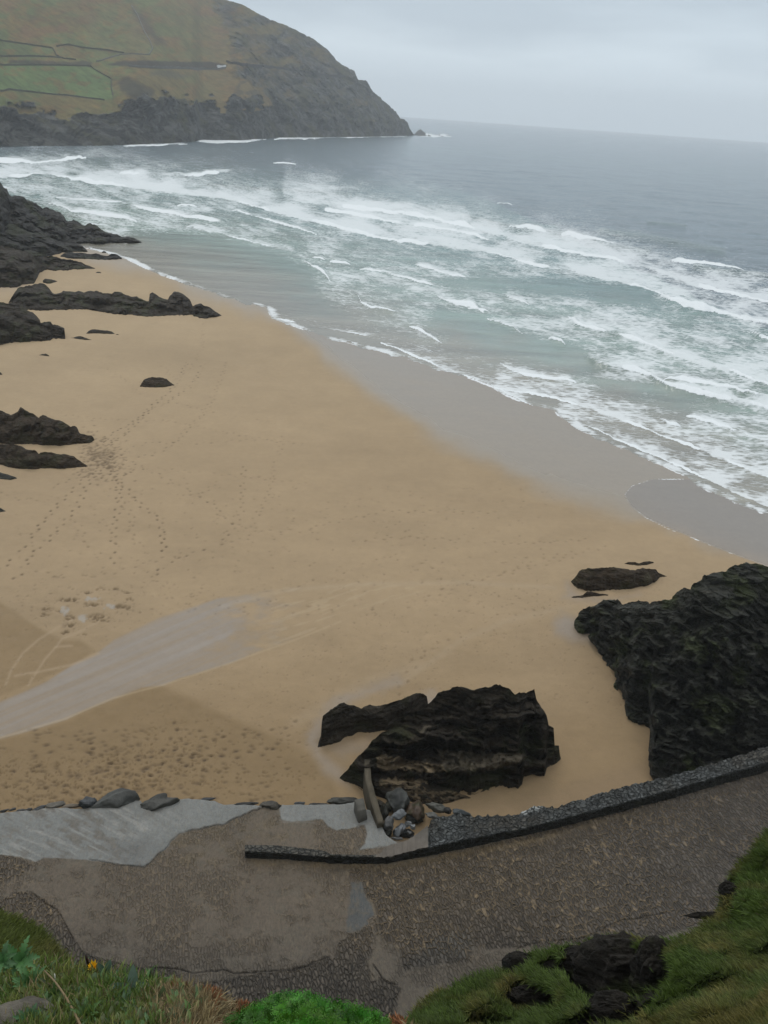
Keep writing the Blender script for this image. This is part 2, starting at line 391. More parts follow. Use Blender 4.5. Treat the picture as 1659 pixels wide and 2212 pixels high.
fr([(1077, 784), (1110, 804), (1150, 814), (1190, 822), (1250, 826)], 8, 18, .8, .5)
fr([(882, 706), (920, 724), (935, 733), (957, 742)], 6, 5, .5)
fr([(820, 742), (865, 757), (905, 774), (980, 804), (1030, 827), (1070, 836), (1110, 858), (1155, 880)], 6, 26, .6, .2)
fr([(600, 690), (680, 706), (760, 720), (850, 735), (940, 762)], 3, 22, .42, .1)
fr([(1060, 838), (1110, 846), (1190, 860), (1260, 880), (1330, 905), (1400, 930), (1480, 962), (1600, 1010), (1700, 1050)], 7, 55, .9, .3)
fr([(1425, 905), (1440, 918), (1470, 925)], 9, 10, .7, .5)
fr([(1200, 890), (1230, 905), (1300, 935), (1370, 968), (1440, 996), (1500, 1025), (1600, 1070), (1659, 1096), (1900, 1190)], 6, 60, .8, .15)
fr([(1480, 900), (1560, 925), (1659, 960), (1900, 1040)], 7, 45, .85, .3)
fr([(420, 307), (470, 309), (520, 309), (580, 302)], 4, 5, .9, .2); fr([(590, 301), (680, 301), (720, 298), (890, 296)], 2.5, 3, .8, .1)
fr([(50, 320), (110, 319)], 2, 3, .6, .1); fr([(260, 317), (340, 315), (410, 311)], 2.5, 4, .7, .1)
fr([(895, 294), (935, 297), (978, 296)], 4, 4, .8, .3); fr([(590, 353), (640, 356)], 2, 1, .5, .3)
def sea():
    dep = np.concatenate([[.25, .28, .33], np.arange(.38, 4, .035), np.arange(4, 30, .055)])
    X, Y = polar(-44, 42, 1250, dep)
    d, u, v = shore(X, Y); off = -d
    r = np.hypot(X, Y)
    foam = np.zeros(X.shape); lace = np.zeros(X.shape); lift = np.zeros(X.shape)
    wob = 2.2*fbm(u/16, v/16, o=3, s=5); big = fbm(u/70, v/25, o=3, s=8); stk = fbm((u+1.5*v)/34, (v-.32*u)/4.5, o=3, s=88)
    for p, c, t, s, hgt in FR:
        p = np.array(p, float); k = (u > p[0, 0]-5) & (u < p[-1, 0]+5) & (v > p[:, 1].min()-t*3-30) & (v < p[:, 1].max()+14)
        if not k.any(): continue
        uu, vv = u[k], v[k]; f = np.interp(uu, p[:, 0], p[:, 1])+wob[k]*min(1, c/6)
        dv = f-vv
        L_ = p[-1, 0]-p[0, 0]; e = np.minimum(sm(p[0, 0]-5, p[0, 0]+min(20, L_*.3), uu), sm(p[-1, 0]+5, p[-1, 0]-min(30, L_*.3), uu))
        thick = c*(.75+.55*noise(uu/37, vv*0, s=3))*(.35+.65*e)
        core = sm(-1.2, .8, dv)*sm(thick+1.5, thick*.4, dv)*sm(0, .3, e)
        brk = sm(-.75, .1, noise(uu/55+p[0, 1], vv*0, s=int(p[0, 1]))) if L_ > 220 else 1.0
        if p[0, 1] < 325: brk = sm(-.2, .5, fbm(uu/22, vv*0, o=3, s=31)); core = core*brk; thick = thick*1.2
        foam[k] = np.maximum(foam[k], core*(.35+.65*brk))
        la = sm(-1, 1.5, dv)*np.exp(-np.maximum(dv-c, 0)/t)*s*e*(.80+.36*big[k]+.16*stk[k])
        lace[k] = np.maximum(lace[k], la)
        lift[k] = np.maximum(lift[k], hgt*np.exp(-((dv-thick*.8)/(thick*.9+2))**2)*e)
    # broad drifting foam over the whole surf zone
    up = cv([(-300, 330), (0, 330), (200, 365), (430, 395), (600, 415), (830, 424), (960, 445), (1100, 490), (1280, 530), (1450, 575), (1659, 610), (1900, 660)])(u)
    zone = sm(-6, 25, v-up)*sm(-4, 20, off)
    calm = area(u, v, [(280, 505), (440, 508), (600, 545), (660, 580), (690, 640), (760, 690), (640, 700), (560, 655), (420, 615), (300, 570)], 25)
    calm = np.maximum(calm, area(u, v, [(950, 668), (1050, 690), (1130, 724), (1230, 745), (1320, 790), (1250, 815), (1120, 790), (1000, 740), (930, 700)], 22))
    calm = np.maximum(calm, area(u, v, [(930, 605), (1240, 600), (1400, 630), (1420, 660), (1250, 640), (1050, 625)], 14)*.8)
    calm = np.maximum(calm, area(u, v, [(1240, 815), (1420, 830), (1620, 890), (1500, 895), (1330, 860)], 12)*.8)
    lace = np.maximum(lace, zone*(.35+.18*big+.14*stk+.09*sm(950, 1350, u))*(1-calm)) * (1-.6*calm)
    lace = np.maximum(lace, np.clip(.55+.45*fbm(u/38, v/38, o=3, s=44), 0, .95)*np.exp(-((off-.5)/.9)**2))
    caps = sm(.86, .98, noise(u/26, v/3.5, s=77))*sm(-20, -60, v-up)*sm(280, 330, v)*.7
    lace = np.maximum(lace, caps*.5)
    # colour by depth
    c = np.zeros(X.shape+(3,)); c[:] = (.058, .104, .128)
    c = mixc(c, (.095, .182, .178), sm(330, 80, off)); c = mixc(c, (.185, .262, .232), sm(90, 30, off+8*big)); c = mixc(c, (.215, .205, .165), sm(34, 2, off+5*big))
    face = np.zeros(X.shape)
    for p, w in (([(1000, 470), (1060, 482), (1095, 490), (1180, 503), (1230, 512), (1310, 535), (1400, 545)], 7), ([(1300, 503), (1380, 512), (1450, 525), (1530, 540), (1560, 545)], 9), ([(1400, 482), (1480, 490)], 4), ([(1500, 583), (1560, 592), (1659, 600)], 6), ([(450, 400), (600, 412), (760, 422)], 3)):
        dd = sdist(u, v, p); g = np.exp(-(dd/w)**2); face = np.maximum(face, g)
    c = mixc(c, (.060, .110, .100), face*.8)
    land = sm(0, 5, -off)
    z = SEAZ + .10*fbm(X/5, Y/2.5, o=4, s=21)*sm(3, 40, off)*sm(900, 200, r) + .22*fbm(X/26, Y/9, o=3, s=25)*sm(40, 160, off)
    z = z + lift*sm(1, 20, off)*1.0 + face*.75*sm(10, 40, off)
    chop = np.clip(sm(4, 60, off)*.55+.15, 0, 1)+0*X
    keep = off > -6
    nr, nc = X.shape; F = grid_faces(nr, nc); kk = keep.ravel(); F = F[kk[F].any(1)]
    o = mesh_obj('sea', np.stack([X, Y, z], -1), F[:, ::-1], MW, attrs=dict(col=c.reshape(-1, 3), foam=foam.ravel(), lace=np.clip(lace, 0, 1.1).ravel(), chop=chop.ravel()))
    return tag(o, kind='structure')
SEA = sea()

# ------------------------------------------------------------------ beach
TRK = []   # footprint trails, photo points
def beach():
    dep = np.arange(6.0, 50, .058); naz = 1300; az0, az1 = -44, 42
    X, Y = polar(az0, az1, naz, dep)
    d, _, _ = shore(X, Y)
    P = np.stack([X, Y, 0*X], -1); u, v = proj(P)
    z = np.where(d > 0, SEAZ*sm(7, 0, d)-.0, SEAZ-.04*np.minimum(-d, 40))
    z = z + (.035*fbm(X/9, Y/9, o=3, s=3) + .02*fbm(X/2.2, Y/2.2, o=2, s=4))*sm(1, 10, d)
    big = fbm(u/150, v/70, o=4, s=13); sml = fbm(u/30, v/12, o=4, s=14)
    c = np.zeros(X.shape+(3,)); c[:] = (.338, .248, .147)
    c = mixc(c, (.362, .272, .165), sm(1100, 650, v))
    c = mixc(c, (.275, .194, .106), sm(1250, 1650, v+40*big))  # browner near sand, with lens vignette darkening put into the colour
    c *= (1+.055*fbm(u/210, v/55, o=4, s=15)+.03*sml)[..., None]
    # the damper, browner sheets near the slipway
    K, oy = .4085, 1220
    br = area(u, v, tr([(-400, 1010), (0, 925), (150, 885), (350, 825), (430, 785), (600, 715), (750, 655), (860, 640), (1000, 700), (1200, 800), (1500, 930), (1640, 1010), (1760, 1150), (1900, 1500), (-400, 1500)], K, 0, oy), 11)
    br = np.maximum(br, .8*area(u, v, tr([(-300, 60), (0, 200), (90, 255), (180, 320), (330, 400), (420, 400), (505, 455), (380, 540), (0, 700), (-300, 800)], K, 0, oy), 6))
    c = mixc(c, (.215, .148, .075), br*(.72+.15*sml))
    c = mixc(c, (.255, .180, .105), area(u, v, [(1000, 1755), (1100, 1740), (1400, 1640), (1420, 1600), (1380, 1700), (1200, 1760)], 20)*.6)
    # stream of run-off
    st = area(u, v, tr([(-500, 900), (0, 730), (120, 680), (250, 620), (400, 520), (500, 480), (600, 400), (700, 350), (850, 280), (1000, 230), (1150, 180), (1350, 150), (1500, 120), (1659, 125), (1900, 90), (2300, 120), (1900, 240), (1659, 350), (1560, 400), (1400, 450), (1200, 530), (950, 600), (860, 640), (750, 650), (600, 710), (430, 780), (350, 820), (150, 880), (0, 920), (-500, 1100)], K, 0, oy), 3.5)
    fade = sm(640, 430, u+60*sml)
    stt = fbm((u+2.2*v)/30, (v+.42*u)/5, o=3, s=32)
    c = mixc(c, (.225, .185, .142), st*fade*np.clip(.8+.25*stt, 0, 1))
    # pale ribs in the fan
    a = np.radians(-18); q = (u*math.cos(a)+v*math.sin(a)); w_ = (-u*math.sin(a)+v*math.cos(a))
    rib = sm(.15, .55, fbm(q/42, w_/4.2, o=3, s=31))
    c = mixc(c, (.42, .33, .21), st*rib*sm(520, 640, u)*sm(1020, 850, u)*.36)
    edge = sdist(u, v, tr([(0, 915), (350, 815), (600, 705), (850, 640), (1200, 528), (1560, 398), (1800, 300)], K, 0, oy))
    c = mixc(c, (.44, .34, .21), np.exp(-(edge/2.2)**2)*.34)
    wet = st*fade*np.clip(.52+.15*stt, 0, 1)
    # long faint swash marks
    for p, w, f in (([(480, 1310), (620, 1275), (800, 1262), (1000, 1258), (1200, 1270)], 5, .25), ([(860, 1480), (900, 1450), (1000, 1380), (1100, 1340), (1230, 1310)], 7, .18), ([(640, 1560), (700, 1520), (800, 1470), (900, 1440)], 14, .18)):
        c = mixc(c, (.40, .32, .22), np.exp(-(sdist(u, v, p)/w)**2)*f)
    # wet strand below the tide edge
    wl = fWet(u)+5*fbm(u/40, v/40, o=3, s=41)
    ws = sm(-26, 24, wl-v+14*fbm(u/110, v/60, o=3, s=43))*sm(-30, 0, d)
    wk = sm(-3, 45, wl-v)
    c = mixc(c, (.270, .222, .160), ws*.85); c = mixc(c, (.235, .202, .155), ws*wk*.7)
    wet = np.maximum(wet, ws*(.6+.4*wk))
    # the last tongue of swash on the right
    tg = area(u, v, [(1490, 1032), (1410, 1034), (1362, 1052), (1350, 1068), (1362, 1092), (1400, 1122), (1500, 1165), (1590, 1200), (1700, 1240), (1900, 1200), (1700, 1120), (1540, 1060)], 2)
    c = mixc(c, (.16, .145, .13), tg*.55); wet = np.maximum(wet, tg*.97)
    foam = np.exp(-(sdist(u, v, [(1478, 1032), (1410, 1034), (1365, 1050), (1350, 1068), (1360, 1090), (1395, 1118), (1440, 1142), (1500, 1165), (1585, 1198)])/1.6)**2)*(.62+.2*noise(u/30, v/30, s=9))
    foam = np.maximum(foam, np.clip(.55+.5*fbm(u/38, v/38, o=3, s=44), 0, .9)*np.exp(-((d-.1)/.4)**2))
    wx_ = fbm(u/26, v/16, o=3, s=98)
    # wet hollows round the rocks
    for p, f in (([(1238, 1335), (1215, 1325), (1195, 1345), (1200, 1368), (1235, 1385), (1290, 1390), (1290, 1345)], 1), ([(1228, 1262), (1260, 1290), (1330, 1295), (1380, 1285), (1300, 1300), (1250, 1300), (1215, 1290)], .8),
                 ([(920, 1500), (940, 1495), (950, 1510), (920, 1535), (900, 1540)], 1), ([(660, 1600), (690, 1540), (720, 1510), (800, 1480), (860, 1460), (870, 1475), (780, 1505), (700, 1560), (690, 1620), (740, 1660), (755, 1700), (700, 1670)], .75),
                 ([(700, 1610), (760, 1600), (800, 1590), (790, 1620), (740, 1640)], .5), ([(0, 612), (60, 608), (60, 628), (0, 630)], .5)):
        g = area(u+5*wx_, v+4*wx_, p, 15)*f; c = mixc(c, (.225, .185, .145), g*.7); wet = np.maximum(wet, g*.62)
    wx = fbm(u/9, v/6, o=3, s=95); wy = fbm(u/9, v/6, o=3, s=96); fin_ = fbm(u/5, v/2.5, o=2, s=97)
    # dug-over patch with little pools
    for (a_, b_, s1, s2, f) in ((250, 235, 35, 14, 1), (240, 262, 30, 10, 1), (365, 185, 50, 12, 1), (320, 250, 16, 8, .8), (460, 148, 18, 8, .7), (540, 128, 24, 7, .7), (610, 130, 28, 9, 1), (675, 145, 28, 8, 1), (500, 208, 50, 8, .9), (640, 222, 60, 15, 1), (685, 185, 22, 10, .8), (520, 280, 65, 24, .9), (365, 280, 30, 25, .8), (370, 318, 38, 12, 1), (345, 355, 22, 7, .8), (440, 370, 20, 5, .6)):
        g = np.exp(-(((u+6*wx-a_*K)/(s1*K*.9))**2+((v+3*wy-oy-b_*K)/(s2*K*.9))**2)**1.5)*np.clip(.9+1.3*fin_, 0, 1.3)*.85
        c = mixc(c, (.125, .085, .045), np.clip(g*f, 0, .8)); z = z-g*.10
    for (a_, b_, s1, s2) in ((480, 185, 34, 12), (350, 245, 22, 28), (580, 212, 36, 14), (437, 280, 28, 20)):
        g = sm(.25, .8, np.exp(-(((u+9*wx-a_*K)/(s1*K))**2+((v+4*wy-oy-b_*K)/(s2*K))**2)**1.5))*.8
        c = mixc(c, (.26, .235, .195), g*.8); wet = np.maximum(wet, g*.8)
    for p in ([(30, 640), (60, 560), (120, 470), (210, 390), (300, 335), (380, 290)], [(150, 640), (200, 560), (240, 500), (300, 430), (330, 390), (400, 365), (520, 300)], [(300, 435), (380, 430)], [(80, 590), (200, 570), (380, 530), (520, 470)]):
        dd = sdist(u, v, tr(p, K, 0, oy)); c = mixc(c, (.36, .27, .17), np.exp(-(dd/3.0)**2)*.55)
    # churned sand above the slipway, with scattered pits
    ch = area(u, v, [(-200, 1625), (60, 1640), (260, 1615), (420, 1600), (460, 1640), (420, 1690), (250, 1740), (120, 1765), (-200, 1765)], 30)
    pit = sm(.42, .85, fbm(u/6.5, v/2.8, o=3, s=51))*ch + .8*sm(.62, .95, fbm(u/8, v/3.4, o=2, s=52))*area(u, v, [(300, 1540), (650, 1560), (690, 1700), (560, 1745), (200, 1745)], 60)
    c = mixc(c, (.095, .062, .030), np.clip(pit*.42, 0, 1)); z = z-.06*pit
    sp_ = sm(.80, 1.15, fbm(u/5.5, v/2.6, o=2, s=55))*sm(1180, 1300, v)*sm(1700, 1500, v)*(1-st)
    c = mixc(c, (.17, .12, .07), sp_*.45); z = z-.03*sp_
    # footprints pressed into the sand
    def dent(uu, vv, w=.13, l=.18, depth=.05, dark=.55, ang=0.0):
        Q = onz(np.array(uu), np.array(vv)); x, y = Q[0], Q[1]; rr = math.hypot(x, y)
        dp = math.degrees(math.atan2(H, rr)); i = (dp-dep[0])/.058; j = (math.degrees(math.atan2(x, y))-az0)/(az1-az0)*(naz-1)
        i0, i1, j0, j1 = int(i)-6, int(i)+7, int(j)-9, int(j)+10
        if i0 < 0 or j0 < 0 or i1 >= len(dep) or j1 >= naz: return
        sx, sy = X[i0:i1, j0:j1]-x, Y[i0:i1, j0:j1]-y
        ca, sa = math.cos(ang), math.sin(ang); a_ = sx*ca+sy*sa; b_ = -sx*sa+sy*ca
        g = np.exp(-((a_/l)**2+(b_/w)**2)); rim = np.exp(-((a_/(l*1.9))**2+((b_)/(w*1.9))**2))
        z[i0:i1, j0:j1] += .35*depth*rim-depth*1.5*g
        c[i0:i1, j0:j1] = mixc(c[i0:i1, j0:j1], (.105, .072, .042), np.clip(g*dark*1.15, 0, 1))
    Z1 = 0.4085
    T = lambda p: tr(p, Z1, 0, 779.4)       # read from the enlargement of 0..1000, 1150..1850
    trails = [(T([(990, 10), (960, 70), (935, 120), (900, 160), (850, 200), (800, 240), (750, 290), (680, 340), (620, 370), (570, 400), (560, 440)]), .95), (T([(1080, 10), (1040, 90), (1000, 140), (930, 185), (880, 225), (800, 255), (740, 310), (660, 390), (600, 430), (565, 460)]), .85),
        (T([(840, 10), (880, 50), (920, 100), (940, 130)]), .5), (T([(540, 10), (580, 50), (650, 90), (740, 180)]), .35), (T([(1200, 10), (1170, 90), (1110, 230), (1070, 290), (1000, 350), (940, 420), (870, 470), (800, 500), (600, 515)]), .6),
        (T([(600, 480), (700, 540), (850, 610), (950, 660), (1050, 710), (1140, 770), (1190, 850), (1240, 880)]), .6), (T([(560, 540), (600, 620), (640, 700), (625, 780), (610, 850), (600, 930), (600, 1020), (590, 1090)]), .8),
        (T([(590, 600), (680, 690), (740, 760), (815, 820), (850, 850), (862, 930), (865, 1010), (860, 1080), (800, 1150)]), .95), (T([(520, 570), (450, 620), (400, 670), (340, 720), (290, 780), (240, 840), (180, 910), (120, 990), (60, 1060), (-20, 1130)]), .95),
        (T([(500, 600), (440, 690), (420, 750), (370, 820), (310, 880), (250, 960), (180, 1010), (120, 1110), (80, 1160)]), .9), (T([(430, 600), (330, 650), (270, 670)]), .5), (T([(640, 740), (700, 830), (690, 900), (740, 980)]), .45),
        (T([(600, 490), (800, 430), (1000, 440), (1200, 425), (1400, 410), (1600, 440)]), .5), (T([(830, 310), (1050, 350), (1250, 390), (1480, 430)]), .4), (T([(900, 220), (1080, 260), (1280, 300), (1480, 330)]), .35), (T([(640, 560), (800, 570), (950, 580), (1150, 600), (1400, 620), (1650, 650)]), .35),
        (T([(1290, 560), (1280, 700), (1280, 800), (1220, 900), (1180, 960), (980, 1030), (900, 1060)]), .6), (T([(1150, 640), (1060, 710), (960, 720)]), .4), (T([(1500, 400), (1450, 560), (1420, 700), (1340, 850), (1330, 940), (1180, 960)]), .4), (T([(980, 620), (990, 660), (900, 640), (760, 690), (660, 760)]), .35),
        (T([(1640, 900), (1400, 900), (1250, 870)]), .4), (T([(350, 285), (560, 310), (900, 320)]), .35), (T([(250, 740), (100, 730), (0, 700)]), .4), (T([(420, 850), (440, 960), (560, 1020), (760, 1060)]), .35), (T([(200, 1110), (330, 1150), (560, 1130), (700, 1090), (1000, 1010)]), .4),
        ([(670, 1140), (760, 1120), (830, 1105), (960, 1104), (1070, 1108)], .45), ([(790, 1165), (900, 1160), (1100, 1175), (1270, 1165)], .35), ([(440, 700), (435, 760), (400, 810)], .4),
        ([(590, 1620), (470, 1640), (380, 1640), (330, 1660), (280, 1640)], .9), ([(600, 1610), (500, 1622), (430, 1630), (390, 1655), (310, 1668), (240, 1680)], .8), ([(640, 1560), (560, 1585), (480, 1600), (400, 1610)], .6), ([(1080, 1240), (1200, 1200), (1320, 1180)], .3),
        ([(380, 1560), (370, 1620), (250, 1650), (120, 1700), (40, 1730)], .9), ([(330, 1700), (220, 1710), (120, 1740)], .9), ([(880, 1310), (1000, 1260), (1130, 1230), (1250, 1200)], .3), ([(860, 1500), (900, 1420), (980, 1370)], .25)]
    for p, stg in trails:
        p = np.array(p, float); G = onz(p[:, 0], p[:, 1]); seg = np.hypot(*(np.diff(G[:, :2], axis=0)).T); cum = np.concatenate([[0], np.cumsum(seg)])
        s = 0; k = 0
        while s < cum[-1]:
            x = np.interp(s, cum, G[:, 0]); y = np.interp(s, cum, G[:, 1]); x2 = np.interp(s+.5, cum, G[:, 0]); y2 = np.interp(s+.5, cum, G[:, 1])
            a_ = math.atan2(y2-y, x2-x); q = (.14 if k % 2 else -.14)+random.gauss(0, .05)
            uu, vv = proj(np.array([x-math.sin(a_)*q, y+math.cos(a_)*q, 0.0]))
            if random.random() < .92: dent(float(uu), float(vv), .09, .13, .05, stg*random.uniform(.6, 1.15), a_)
            s += random.uniform(.55, .85); k += 1
    for _ in range(420):                       # trampled ground where the tracks meet
        a_ = random.gauss(0, 1); b_ = random.gauss(0, 1)
        dent(217+a_*26+b_*6, 988+b_*26, .1, .15, .04, random.uniform(.2, .75), random.uniform(0, 3))
    for _ in range(520):
        dent(random.uniform(30, 1200), random.uniform(1050, 1330), .08, .12, .03, random.uniform(.08, .4), random.uniform(0, 3))
    for _ in range(260):
        dent(random.triangular(-20, 640, 180), random.uniform(1575, 1735), .08, .13, .04, random.uniform(.2, .7), random.uniform(-.4, .4))
    F = grid_faces(*X.shape)
    keep = ((d > -45) & (v < 1900)).ravel(); F = F[keep[F].all(1)]
    o = mesh_obj('beach', np.stack([X, Y, z], -1), F[:, ::-1], MS, attrs=dict(col=c.reshape(-1, 3), wet=wet.ravel(), foam=foam.ravel()))
    tag(o, kind='structure')
beach()

# ------------------------------------------------------------------ sheets built along sight lines, at real distances
def sheet(u0, u1, n, ftop, fbot, rB, rR, prof, rows, back=None, rough=0.0, seed=0, relief=None, top_jag=0, bot_jag=0, u_jag=0, baseskirt=0.6, zback=-1.0):
    """columns from a base line up to a crest line, then down the hidden back"""
    us = np.linspace(u0, u1, n)
    vt = ftop(us)+top_jag*(fbm(us/9.0, us*0, o=3, s=seed)*.6+.5*noise(us/3.3, us*0, s=seed+5)); vb = fbot(us)+bot_jag*(fbm(us/7.0, us*0, o=3, s=seed+9))
    vt = np.minimum(vt, vb-.3)
    return us, vt, vb
def rock_mesh(top, bot, height, kmin=.30, p=1.5, seed=1, jag=2.0, bjag=2.0, relief=.35, terr=None, base_z=0.0, res=2.2, hclamp=None, back=1.0, strat=None, fine=.10, upscale=1.0, ujag=0.0, bed=None):
    top = np.array(top, float); bot = np.array(bot, float)
    u0, u1 = max(top[0, 0], bot[0, 0]), min(top[-1, 0], bot[-1, 0])
    n = max(10, int((u1-u0)/res)); us = np.linspace(u0, u1, n)
    tn = np.clip(np.minimum(us-u0, u1-us)/max(4, (u1-u0)*.06), 0, 1)
    vt = np.interp(us, top[:, 0], top[:, 1])+jag*(fbm(us/11., us*0, o=3, s=seed)*.5+.5*noise(us/3.7, us*0, s=seed+5))*tn
    vb = np.interp(us, bot[:, 0], bot[:, 1])+bjag*(fbm(us/8., us*0, o=3, s=seed+9)*.6+.5*noise(us/3.1, us*0, s=seed+3))*tn
    vt = np.minimum(vt, vb-.4)
    B = onz(us, vb, base_z); T = onz(us, vt, base_z)
    rB = np.hypot(B[:, 0], B[:, 1]); d = rays(us, vt); sl = d[:, 2]/np.hypot(d[:, 0], d[:, 1])      # slope of the top ray
    rT = np.where(sl < -1e-3, (base_z-H)/np.minimum(sl, -1e-3), 1e5)
    hh = np.interp(us, *np.array(height, float).T) if isinstance(height, (list, tuple)) else np.full(n, float(height))
    rh = np.where(sl < -1e-3, (base_z+hh-H)/np.minimum(sl, -1e-3), 1e5)
    rh = np.where(sl > -0.02, rB*1.6, rh)
    rR = np.maximum(np.minimum(rh, rB+220), rB+kmin*np.clip(rT-rB, .3, 60))
    rR = np.convolve(np.pad(rR, 4, mode='edge'), np.ones(9)/9, 'valid')
    rR = np.minimum(rR, rB+np.clip(rT-rB, .05, 400)*.93)
    rR = np.maximum(rR, rB+.04)
    m_ = max(8, int((vb-vt).max()/res)); s = np.linspace(0, 1, m_)
    f = np.interp(s, *np.array(terr).T) if terr else s**p
    U = us[None]+0*s[:, None]; V = vb[None]+(vt-vb)[None]*s[:, None]
    U = U+ujag*(noise(V/9, V*0, s=seed+21)+.6*noise(V/4, V*0, s=seed+22))*tn[None]**.5*0+ujag*(noise(V/9, V*0, s=seed+21)+.6*noise(V/4, V*0, s=seed+22))*np.clip((us-u0+4)/30, .2, 1)[None]
    f2 = f[:, None]+.10*fbm(U/30, V/30, o=3, s=seed+2)*np.sin(np.pi*s)[:, None]
    f2 = np.maximum.accumulate(np.clip(f2, 0, 1), 0)
    Rr = rB[None]+(rR-rB)[None]*f2
    P = atr(U, V, Rr)
    # relief along the sight line keeps the outline
    sz = upscale
    if strat is None: strat = (1, 1, 2.6)
    q = P/sz
    rel = ridged(q[..., 0]*.45*strat[0], q[..., 1]*.45*strat[1], q[..., 2]*.45*strat[2], 4, seed)-.6
    rel = rel + .5*fbm(q[..., 0]*.25, q[..., 1]*.25, q[..., 2]*.5, o=2, s=seed+4)
    if bed:
        b = (P@np.array(bed[:3]))*bed[3]+.55*fbm(P[..., 0]*.35, P[..., 1]*.35, P[..., 2]*.35, o=3, s=seed+31)
        b2 = b*2.7+.8*noise(P[..., 0]*.5, P[..., 1]*.5, P[..., 2]*.5, s=seed+33)
        saw = (b-np.floor(b)); saw2 = b2-np.floor(b2); hb = noise(np.floor(b)*3.7, P[..., 0]*.22, s=seed+35)
        rel = rel*bed[5]+bed[4]*((saw-.5)*(1.0+.6*hb)+.45*(saw2-.5)+.5*hb)
    env = np.sin(np.pi*np.clip(s, 0, 1))[:, None]**.5*np.minimum(1, (rR-rB)/2.0)[None]
    Rr = Rr+rel*relief*env*sz
    P = atr(U, V, Rr)
    # hidden back slope and skirt
    skirt = P[0].copy(); skirt[:, 2] -= .9
    rows = [skirt[None], P]
    hz = P[-1, :, 2]-base_z; dirn = P[-1, :, :2]/np.hypot(P[-1, :, 0], P[-1, :, 1])[:, None]
    wback = np.clip((rR-rB), .3, 40)*back
    for t in (.08, .25, .5, .8, 1.0):
        Q = P[-1].copy(); Q[:, :2] += dirn*(wback*t)[:, None]; Q[:, 2] = base_z+hz*(1-t**1.3)-.9*t
        # keep the back below the sight line of the crest
        rr = np.hypot(Q[:, 0], Q[:, 1]); lim = H+rr*sl-.02*rr*t-.01; Q[:, 2] = np.minimum(Q[:, 2], lim); rows.append(Q[None])
    allP = np.concatenate(rows, 0)
    g = fine*sz
    nz_ = fbm(allP[..., 0]*1.3/sz, allP[..., 1]*1.3/sz, allP[..., 2]*2.5/sz, o=3, s=seed+7)
    allP[1:, :, 2] += (nz_*g*np.concatenate([tn*0+tn])[None])[1:]*.6
    UU = np.concatenate([U[:1], U, np.repeat(U[-1:], 5, 0)], 0); VV = np.concatenate([V[:1], V, np.repeat(V[-1:], 5, 0)], 0)
    return allP, grid_faces(allP.shape[0], allP.shape[1]), UU, VV
def rock(label, top, bot, height, mat='dark', name='rock_outcrop', cat='rock', group=None, tint=None, extra=None, **kw):
    P, F, U, V = rock_mesh(top, bot, height, **kw)
    sandy = np.zeros(U.shape); ct = np.zeros(U.shape+(3,)); ct[:] = (.2, .15, .09)
    jit = fbm(U/7, V/4, o=3, s=5)
    for poly, colr, f in (tint or []):
        a = area(U+3*jit, V+3*jit, poly, 3)*f; a = a*sm(-1.1, -.25, jit+.35*noise(U/3, V/2, s=8)); sandy = np.maximum(sandy, a); ct = mixc(ct, colr, sm(0, .2, a))
    F = F[:, ::-1]; Vs = [P.reshape(-1, 3)]; Fs = [F]; Ss = [sandy.ravel()]; Cs = [ct.reshape(-1, 3)]; n = len(Vs[0])
    for (t2, b2, h2, k2) in (extra or []):
        P2, F2, U2, V2 = rock_mesh(t2, b2, h2, **k2); Vs.append(P2.reshape(-1, 3)); Fs.append(F2[:, ::-1]+n); n += len(Vs[-1])
        a = np.zeros(U2.shape)
        for poly, colr, f in (tint or []):
            a = np.maximum(a, area(U2, V2, poly, 3)*f*sm(-.3, .3, fbm(U2/6, V2/4, o=3, s=6)))
        Ss.append(a.ravel()); c2 = np.zeros((a.size, 3)); c2[:] = (.2, .15, .09); Cs.append(c2)
    Vs = np.concatenate(Vs); Cn = A(Vs[:, 0].mean(), Vs[:, 1].mean(), 0)
    o = mesh_obj(name, Vs-Cn, np.concatenate(Fs), RK[mat], attrs=dict(sandy=np.concatenate(Ss), ctint=np.concatenate(Cs)))
    o.location = tuple(Cn); return tag(o, label, cat, group)

